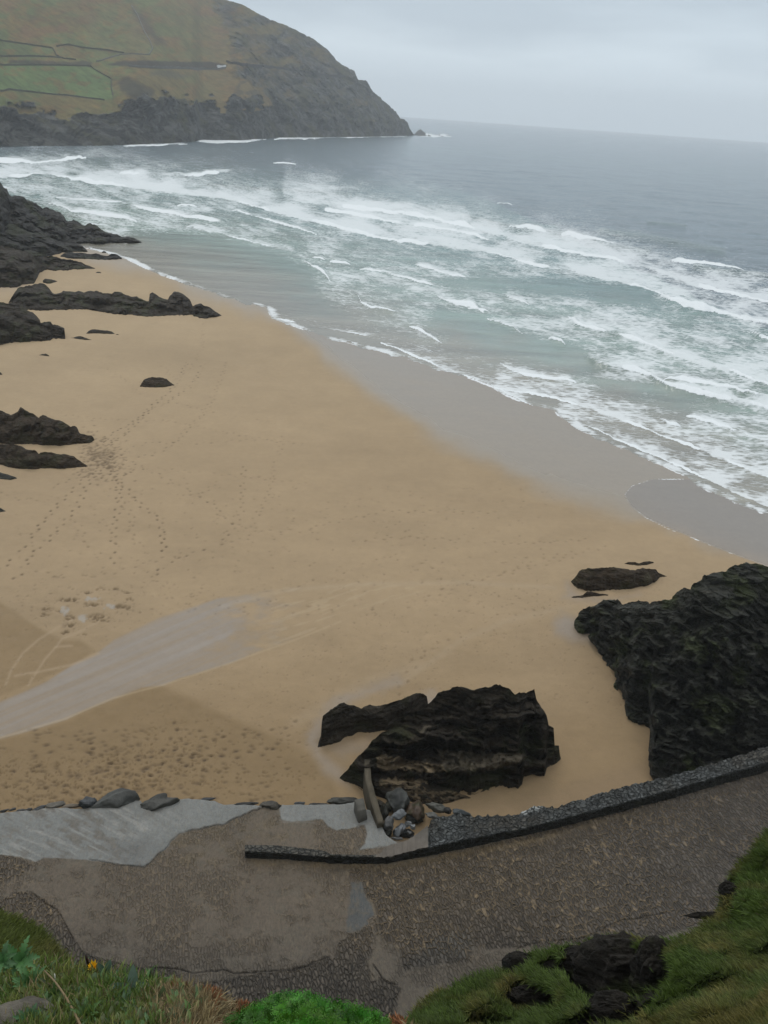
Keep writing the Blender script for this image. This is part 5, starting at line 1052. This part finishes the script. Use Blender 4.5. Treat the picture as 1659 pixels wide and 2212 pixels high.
def crag(label, x, y, w, h, seed, push=.35, col=(.016, .014, .010)):
    (u, v), = z5([(x, y)]); w *= .38726; h *= .38726; r = float(rr_(np.array(u), np.array(v)))+push; P = atr(np.array(u), np.array(v), r); D = np.linalg.norm(P-A(0, 0, H))
    V = IV2.copy(); g = np.random.default_rng(seed)
    for _ in range(7):
        n = g.normal(size=3); n /= np.linalg.norm(n); d = g.uniform(.6, .9); V -= np.maximum(V@n-d, 0)[:, None]*n*.9
    V *= 1+(.15*ridged(V[:, 0]*1.3+seed, V[:, 1]*1.3, V[:, 2]*3.2, 5, seed)-.12)[:, None]
    a, b = w*D/FPX/2, h*D/FPX/2; O = V[:, :1]*RT*a+V[:, 1:2]*UP*b+V[:, 2:3]*fw*min(a, b)*.7
    o = mesh_obj('dark_crag', O, IF2, RK['crag'], attrs=dict(sandy=np.zeros(len(V)), ctint=np.zeros((len(V), 3)))); o.location = tuple(P); tag(o, label, 'rock', 'black rocks showing through the grassy cliff slope')
IV2, IF2 = ico(6)
RK['crag'] = mat_rock('black_crag_rock', 2.2, 1.0, (1, 1, 3), (.3, .2, .4), base=(.012, .010, .007), pale=.1, spec=.25)
crag('biggest black crag in the hollow of the grassy slope', 830, 1130, 420, 330, 401, .55)
crag('steep black rock at the right side of the hollow', 1020, 1150, 210, 330, 402, .45)
crag('black rock under the turf lip at the upper left of the hollow', 610, 1080, 210, 150, 403, .35)
crag('black rock at the bottom edge below the hollow', 790, 1370, 360, 190, 404, .45)
crag('dark rock in the separate lower left dent of the slope', 350, 1275, 240, 110, 405, .35)
crag('small black rock between the left dent and the big hollow', 455, 1105, 130, 62, 406, .25)
crag('dark rock nose poking out over the slipway at the left of the slope', 262, 1100, 150, 120, 407, .05, )
crag('brown-black rock nose halfway up the right edge slope', 1450, 690, 120, 110, 408, .0)
crag('long dark rock edge below the rock nose on the right slope', 1360, 820, 260, 40, 409, .05)

# left mound
LM = [(-120, 1930), (0, 1980), (18, 1983), (40, 1988), (62, 1998), (88, 2016), (103, 2032), (122, 2052), (143, 2074), (150, 2084), (165, 2150), (190, 2260)]
def lcol(U, V, n1, hol): c = np.zeros(U.shape+(3,)); c[:] = (.038, .044, .014); return mixc(c, (.07, .05, .02), sm(0, .8, n1))
PM, UM, VM, _ = bank('grassy_mound', np.linspace(-300, 188, 160), cv([(-300, 1880)]+LM), lambda U, V: np.interp(V, [1900, 1980, 2080, 2212, 2500, 3000], [6.6, 6.2, 5.4, 4.4, 2.6, 1.0]), 120, folds=.15, seed=221, colf=lcol, skirt_to=10)
def gcol_m(u, v, patch, r):
    n = len(u); c = np.zeros((n, 3)); c[:] = (.085, .110, .018); c = mixc(c, (.150, .130, .034), sm(-.3, .6, patch)*.8); c = mixc(c, (.045, .08, .02), sm(60, 160, u)*.5)
    return c*(.55+.8*r.random(n))[:, None]
blades('grass', 'olive tufted grass on the small mound at the lower left edge', 'grass', PM, UM, VM, 26000, (8, 26), (1.0, 2.0), gcol_m, ((VM < 2150)*1.0), lean=(.35, .3, -.2), spread=.7, seed=223)
rock('dark brown rock peeping over the grassy mound at the left edge', [(-60, 1930), (-10, 1950), (0, 1956), (8, 1968), (14, 1982)], [(-60, 1990), (0, 1992), (14, 1990)], .5, 'weed', 'low_rock', 'rock', None, jag=.5, bjag=.2, relief=.05, seed=224, res=1.2, base_z=20.9, upscale=.3)

# near left bank
LT = [(-200, 2095), (0, 2085), (60, 2080), (110, 2082), (150, 2088), (185, 2096), (215, 2102), (260, 2104), (300, 2112), (340, 2122), (380, 2132), (430, 2142), (480, 2158), (540, 2178), (620, 2195), (760, 2200), (830, 2205), (870, 2208), (900, 2225), (1000, 2300)]
def plane_r(U, V):
    d = rays(U, V); tz = -d[..., 2]/np.hypot(d[..., 0], d[..., 1]); return 1.62/np.maximum(tz-.82, .2)*(1+.30*sm(455, 510, U)*sm(880, 835, U))
def scol(U, V, n1, hol):
    c = np.zeros(U.shape+(3,)); c[:] = (.040, .032, .018); c = mixc(c, (.030, .042, .014), sm(-.2, .6, n1)*.8); return mixc(c, (.11, .078, .040), sm(330, 430, U)*.8)
PN, UN, VN, _ = bank('near_bank', np.linspace(-260, 960, 420), cv(LT), plane_r, 170, folds=.09, seed=231, colf=scol, skirt_to=8, fold_k=3.0)
def gcol_n(u, v, patch, r):
    n = len(u); c = np.zeros((n, 3)); c[:] = (.080, .150, .024); c = mixc(c, (.190, .190, .050), sm(.0, .8, patch)*.7); c = mixc(c, (.030, .07, .014), sm(.1, .8, -patch)*.6)
    dead = sm(300, 430, u+60*patch)*sm(2118, 2150, v)+.16; k = r.random(n) < dead; c[k] = np.array((.30, .235, .12))*(.5+.7*r.random(k.sum()))[:, None]
    return c*(.5+.9*r.random(n))[:, None]
blades('grass', 'longer green and straw-coloured grass on the near bank at lower left', 'grass', PN, UN, VN, 13000, (14, 48), (1.0, 2.6), gcol_n, np.clip(sm(560, 420, UN), 0.02, 1), lean=(.1, .25, .1), spread=1.0, upw=.9, nw=.3, seed=233)
def gcol_d(u, v, patch, r): n = len(u); return np.array((.34, .27, .15))*(.35+1.0*r.random(n))[:, None]
blades('dead_grass', 'matted dry tan straw on the near bank beside the ferny plant', 'dead grass', PN, UN, VN, 9500, (8, 26), (1.0, 2.2), gcol_d, sm(300, 380, UN)*sm(2115, 2150, VN)*sm(580, 500, UN)+.6*sm(800, 840, UN)*sm(2185, 2200, VN)+.04, lean=(.2, .1, -.3), spread=1.6, upw=.15, nw=.25, seed=235)
def gcol_b(u, v, patch, r): n = len(u); return np.array((.24, .10, .042))*(.4+.9*r.random(n))[:, None]
mb = np.exp(-((VN-cv(LT)(UN)-5)/12)**2)*(sm(360, 400, UN)*sm(560, 500, UN)+.7*sm(820, 835, UN)*sm(900, 880, UN)) + .05*sm(380, 420, UN)*sm(560, 520, UN)*(VN < 2230)
blades('withered_bracken', 'curled rust-brown withered fronds along the lip of the near bank', 'bracken', PN, UN, VN, 1500, (8, 28), (2.0, 4.2), gcol_b, mb*sm(-.1, .4, fbm(UN/22, VN/40, o=2, s=3)), lean=(.0, .2, .4), spread=1.8, upw=.9, nw=.2, seed=237)

TN = BVHTree.FromPolygons(PN.reshape(-1, 3).tolist(), grid_faces(*UN.shape).tolist())
def ground(u, v):
    p, _ = hit(TN, u, v); return p if p is not None else atr(np.array(float(u)), np.array(float(v)), 2.7)
def frame(n):
    n = n/np.linalg.norm(n); a = np.cross(n, A(0, 0, 1) if abs(n[2]) < .9 else A(1, 0, 0)); a /= np.linalg.norm(a); return a, np.cross(n, a), n
def leaf(base, direc, up, L, Wd, lobes=0, curl=.35, n=14, fold=.25):
    """a flat leaf blade, lobed along its edge when lobes > 0"""
    d = direc/np.linalg.norm(direc); sd_ = np.cross(d, up); sd_ /= np.linalg.norm(sd_)+1e-9; up = np.cross(sd_, d)
    m_ = n*(2 if lobes else 1); t = np.linspace(0, 1, m_)
    w = Wd*np.sin(np.pi*np.clip(t**.8*.96+.04, 0, 1))**.8/2
    if lobes: w = w*(.30+.70*np.abs(np.sin(t*np.pi*lobes))**.7)
    c = base+np.outer(t*L, d)+np.outer(np.sin(t*np.pi*.6)*L*curl*.6-t**2*L*curl, up)
    sh = (t*L*.12 if lobes else 0*t)[:, None]*0+np.outer(w*(.5 if lobes else 0), d)
    l = c-sd_*w[:, None]+sh+np.outer(w*fold, up); r = c+sd_*w[:, None]+sh+np.outer(w*fold, up)
    V = np.stack([l, c, r], 0); i = np.arange(m_-1)
    F = np.concatenate([np.stack([i, i+1, i+1+m_, i+m_], 1), np.stack([i+m_, i+1+m_, i+1+2*m_, i+2*m_], 1)])
    return V.reshape(-1, 3), F
def plant(label, u, v, nl, L, Wd, col, lobes, seed, name='rosette_plant', tilt=.55, cat='plant', group=None, spread=6.283, az0=0, curl=.35):
    g = ground(u, v); root = empty(name, g); tag(root, label, cat, group); r = np.random.default_rng(seed)
    up = A(0, -.35, 1.0); up /= np.linalg.norm(up); a, b, n = frame(up)
    for i in range(nl):
        th = az0+spread*i/nl+r.normal()*.18; t = tilt+r.normal()*.18; d = (a*math.cos(th)+b*math.sin(th))*math.cos(t)+n*math.sin(t); l_ = L*r.uniform(.65, 1.1)
        V, F = leaf(g+n*.01, d, n, l_, Wd*r.uniform(.8, 1.15), lobes, curl)
        c = np.array(col)*r.uniform(.65, 1.25); child('leaf', V, F, M_LEAF, root, dict(col=np.tile(c, (len(V), 1))))
    return root
GPn = 'small plants in the near bank'
plant('big bright green lobed-leaf rosette at lower left above the stone', 68, 2130, 18, .115, .036, (.060, .150, .042), 7, 301, group=GPn)
plant('lobed green rosette at the left edge below the mound', 8, 2080, 11, .075, .03, (.055, .135, .045), 7, 302, group=GPn)
plant('lobed green rosette just right of the one at the left edge', 46, 2078, 10, .10, .04, (.06, .15, .045), 6, 303, group=GPn)
plant('lobed rosette cut by the bottom edge beside the stone', 66, 2208, 12, .095, .035, (.060, .145, .055), 6, 304, group=GPn)
plant('light green leafy tuft at the bottom edge right of the long straw', 190, 2196, 13, .095, .03, (.085, .165, .045), 5, 305, group=GPn, tilt=.8)
plant('small pale green tuft at the bottom edge below the dead straw', 338, 2210, 9, .07, .03, (.12, .18, .05), 5, 306, group=GPn)
plant('blue-green broad-leaved plant just right of the yellow flower', 232, 2113, 6, .09, .042, (.060, .115, .070), 0, 307, group=GPn, tilt=.4, curl=.15)
plant('wide blue-green leaves lying in the grass below the broad-leaved plant', 288, 2146, 5, .12, .05, (.065, .115, .075), 0, 308, group=GPn, tilt=.2, curl=.1)
plant('yellow-green narrow-leaved sprig left of the broad-leaved plant', 155, 2132, 8, .11, .025, (.13, .18, .035), 0, 309, group=GPn, tilt=.9)
plant('small pale broad leaves among the dead straw', 352, 2158, 4, .06, .03, (.12, .17, .07), 0, 310, group=GPn, tilt=.7, curl=.1)
plant('green sprig beside the big lobed rosette', 120, 2160, 9, .10, .03, (.07, .14, .035), 4, 311, group=GPn, tilt=.9)
# scattered leafy cover between them
def cover():
    r = np.random.default_rng(77); Vs, Fs, Cs = [], [], []; n0 = 0
    for _ in range(1100):
        u, v = r.uniform(-20, 430), 0; v = r.uniform(float(cv(LT)(u))+3, 2225)
        if u > 330 and r.random() < .6: continue
        g = ground(u, v); th = r.uniform(0, 6.28); d = A(math.cos(th), math.sin(th), r.uniform(.1, .9)); lob = 5 if r.random() < .5 else 0
        V, F = leaf(g, d, A(0, -.3, 1), r.uniform(.03, .085), r.uniform(.012, .03), lob, .3, 6); c = np.array((.062, .118, .028))*r.uniform(.4, 1.4)*np.array((r.uniform(.8, 1.6), 1, r.uniform(.7, 1.5)))
        Vs.append(V); Fs.append(F+n0); n0 += len(V); Cs.append(np.tile(c, (len(V), 1)))
    o = mesh_obj('leafy_ground_cover', np.concatenate(Vs), np.concatenate(Fs), M_LEAF, attrs=dict(col=np.concatenate(Cs))); tag(o, 'mixed small leaves covering the soil of the near bank', 'ground cover', kind='stuff')
cover()
def tube(pts, rad, col, name, mat, label=None, cat=None, parent=None, k=6, group=None):
    p = np.array(pts, float); t = np.gradient(p, axis=0); t /= np.linalg.norm(t, axis=1)[:, None]; rad = np.broadcast_to(rad, len(p)); V = []
    for i in range(len(p)):
        a, b, _ = frame(t[i])
        for j in range(k): th = 6.2832*j/k; V.append(p[i]+(a*math.cos(th)+b*math.sin(th))*rad[i])
    n = len(p); F = np.array([[i*k+j, i*k+(j+1) % k, (i+1)*k+(j+1) % k, (i+1)*k+j] for i in range(n-1) for j in range(k)])
    V = np.array(V); caps = np.array([list(range(k))[::-1], [(n-1)*k+j for j in range(k)]])
    C0 = p[0] if parent is None else np.array(parent.location)
    o = mesh_obj(name, V-C0, [F, caps], mat, parent, dict(col=np.tile(col, (len(V), 1))))
    if parent is None: o.location = tuple(C0)
    return tag(o, label, cat, group)
# long straw lying over the bank
g0 = ground(168, 2216); g1 = ground(91, 2101)
line = np.array([g0*(1-t)+g1*t+A(0, 0, .05+.05*math.sin(t*3.14)) for t in np.linspace(-.1, 1, 14)]); line[:, 0] += .006*np.sin(np.linspace(0, 5, 14))
tube(line, np.linspace(.0065, .003, 14), (.26, .19, .10), 'dry_stalk', M_GRASS, 'long dry straw-coloured stalk slanting across the grass at lower left', 'stalk')
g = ground(122, 2135); tube([g, g+A(.0, 0, .05), g+A(-.003, .01, .10)], .003, (.62, .62, .55), 'pale_stem', M_GRASS, 'short whitish stem standing near the big lobed rosette', 'stem')
# yellow flower and its withered stick
g = ground(203, 2104); fl = empty('yellow_flower', g); tag(fl, 'half-closed bright yellow flower on a dark stem at the lip of the near bank', 'flower')
tube([g, g+A(0, 0, .02), g+A(-.004, .005, .035)], .004, (.05, .08, .02), 'stem', M_LEAF, parent=fl)
hd = g+A(-.004, .005, .033)
for i in range(26):
    th = 6.283*i/26*1.0+random.random()*.2; t = random.uniform(.7, 1.25); d = A(math.cos(th)*math.cos(t), math.sin(th)*math.cos(t), math.sin(t)); V, F = leaf(hd, d, A(math.cos(th), math.sin(th), .3), random.uniform(.035, .05), .012, 0, .05, 5)
    child('petal', V, F, M_LEAF, fl, dict(col=np.tile(np.array((.85, .50, .01))*random.uniform(.75, 1.1), (len(V), 1))))
g = ground(196, 2100); st = empty('withered_stick', g); tag(st, 'short dark withered stick standing behind the yellow flower', 'stick')
tube([g, g+A(-.006, .0, .05), g+A(-.012, .0, .10), g+A(-.016, .004, .135)], [.008, .008, .007, .004], (.030, .018, .012), 'stem', M_LEAF, parent=st)
tube([g+A(.006, 0, .02), g+A(.000, 0, .07), g+A(-.004, .0, .11)], [.004, .004, .002], (.16, .09, .08), 'husk', M_LEAF, parent=st)
boulder('flat grey-brown lichened stone at the bottom left corner', 48, 2206, 118, 36, (.11, .095, .072), 61, 28.4-1.6, name='stone', cat='stone') if False else None
g = ground(52, 2206); V = stone_shape(62, .16, .10, .05, 7, .12); C_ = np.tile((.10, .088, .066), (len(V), 1)); C_ = mixc(C_, (.035, .03, .02), sm(0, .6, fbm(V[:, 0]*20, V[:, 1]*20, V[:, 2]*20, o=3, s=4))*.8)
o = mesh_obj('stone', V, IF, M_STONE, attrs=dict(col=C_)); o.location = (g[0], g[1], g[2]+.01); tag(o, 'flat grey-brown stone at the bottom left corner among the leaves', 'stone')
# ferny bright green clump at the bottom
def ferny():
    r = np.random.default_rng(5); g = ground(665, 2300); root = empty('ferny_plant', g); tag(root, 'dense bright green parsley-like plant at the bottom centre edge', 'plant')
    topl = cv([(478, 2222), (500, 2206), (530, 2190), (548, 2178), (570, 2168), (590, 2158), (615, 2153), (640, 2151), (665, 2155), (690, 2168), (715, 2176), (740, 2172), (765, 2176), (790, 2184), (815, 2194), (832, 2208), (842, 2225)])
    Vs, Fs, Cs = [], [], []; n0 = 0; SV, SF = [], []; s0 = 0
    for k in range(760):
        u = r.uniform(482, 838); v0 = float(topl(u)); t = r.random()**1.2; v = v0+9+t*110
        rr = 2.45-.55*t+r.normal()*.05; c0 = atr(np.array(u), np.array(v), rr)
        ax = A(r.normal()*.5+(u-660)/330, .1+r.normal()*.4-.5*t, 1.0); a, b, n = frame(ax); sz = r.uniform(.030, .058); cc = np.array((.050, .185, .014))*r.uniform(.45, 1.35)*np.array((r.uniform(.8, 1.5), 1, 1))
        for i in range(9):                                    # each spray: nine little pinnae with leaflets
            th = 6.283*i/9+r.normal()*.2; d = (a*math.cos(th)+b*math.sin(th))*.9+n*r.uniform(.15, .7); d /= np.linalg.norm(d); sd_ = np.cross(d, n); sd_ /= np.linalg.norm(sd_)
            for q in range(1, 5):
                p = c0+d*sz*q/4; wl = sz*.42*(1.15-q/5)
                for s_ in (-1, 1):
                    e = p+(sd_*s_*.8+d*.6+n*r.uniform(0, .5))*wl; w_ = (d-sd_*s_*.5)*wl*.28
                    Vs.append(np.stack([p, p*.5+e*.5+w_, e, p*.5+e*.5-w_])); Fs.append(np.arange(4)[None]+n0); n0 += 4; Cs.append(np.tile(cc*r.uniform(.8, 1.2), (4, 1)))
        q1 = c0-A(0, 0, .12)-A(ax[0], ax[1], 0)*.04; SV.append(np.stack([c0+a*.001, c0-a*.001, q1-a*.0015, q1+a*.0015])); SF.append(np.arange(4)[None]+s0); s0 += 4
    child('foliage', np.concatenate(Vs), np.concatenate(Fs), M_LEAF, root, dict(col=np.concatenate(Cs)), smooth=False)
    child('stalks', np.concatenate(SV), np.concatenate(SF), M_LEAF, root, dict(col=np.tile((.05, .10, .02), (s0, 1))), smooth=False)
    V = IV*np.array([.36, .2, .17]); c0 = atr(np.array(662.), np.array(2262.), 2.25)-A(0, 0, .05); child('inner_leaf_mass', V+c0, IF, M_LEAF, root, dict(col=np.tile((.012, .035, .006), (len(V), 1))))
ferny()
# hillside behind the viewer, closing off the sky there
def hillside():
    x = np.linspace(-90, 90, 90); y = np.concatenate([np.linspace(-90, -3, 50), [-1.2, -.4, .2, .7]]); X, Y = np.meshgrid(x, y); Z = 28.35+.45*np.maximum(-Y-1, 0)+.25*fbm(X/3, Y/3, o=3, s=9)*sm(0, -4, Y)
    Z = Z-np.maximum(np.abs(X)-6, 0)*.05*sm(-8, 0, Y); c = np.zeros(X.shape+(3,)); c[:] = (.05, .065, .022)
    rows = np.stack([X, Y, Z], -1); dn = rows[-1].copy(); dn[:, 2] -= 12; dn[:, 1] += .8; dn2 = dn.copy(); dn2[:, 2] = -1; dn2[:, 1] += 2
    V = np.concatenate([rows, dn[None], dn2[None]], 0); c = np.concatenate([c, c[-1:]*.5, c[-1:]*.4], 0)
    tag(mesh_obj('hillside', V, grid_faces(*V.shape[:2]), M_SOIL, attrs=dict(col=c.reshape(-1, 3))), kind='structure')
hillside()

# ------------------------------------------------------------------ sea air
def haze():
    lo, hi = A(-6000, -600, -8), A(6000, 7600, 230)
    V = [(x, y, z) for x in (lo[0], hi[0]) for y in (lo[1], hi[1]) for z in (lo[2], hi[2])]
    F = np.array([[0, 1, 3, 2], [4, 6, 7, 5], [0, 4, 5, 1], [2, 3, 7, 6], [0, 2, 6, 4], [1, 5, 7, 3]])
    m_ = bpy.data.materials.new('sea_haze'); m_.use_nodes = True; t = m_.node_tree; t.nodes.clear(); o_ = t.nodes.new('ShaderNodeOutputMaterial'); p = t.nodes.new('ShaderNodeVolumePrincipled')
    p.inputs['Color'].default_value = (.93, .97, 1.0, 1); p.inputs['Density'].default_value = 2.4e-4; p.inputs['Anisotropy'].default_value = .1
    t.links.new(p.outputs[0], o_.inputs['Volume'])
    o = mesh_obj('haze', V, F, m_, smooth=False); tag(o, kind='stuff')
haze()
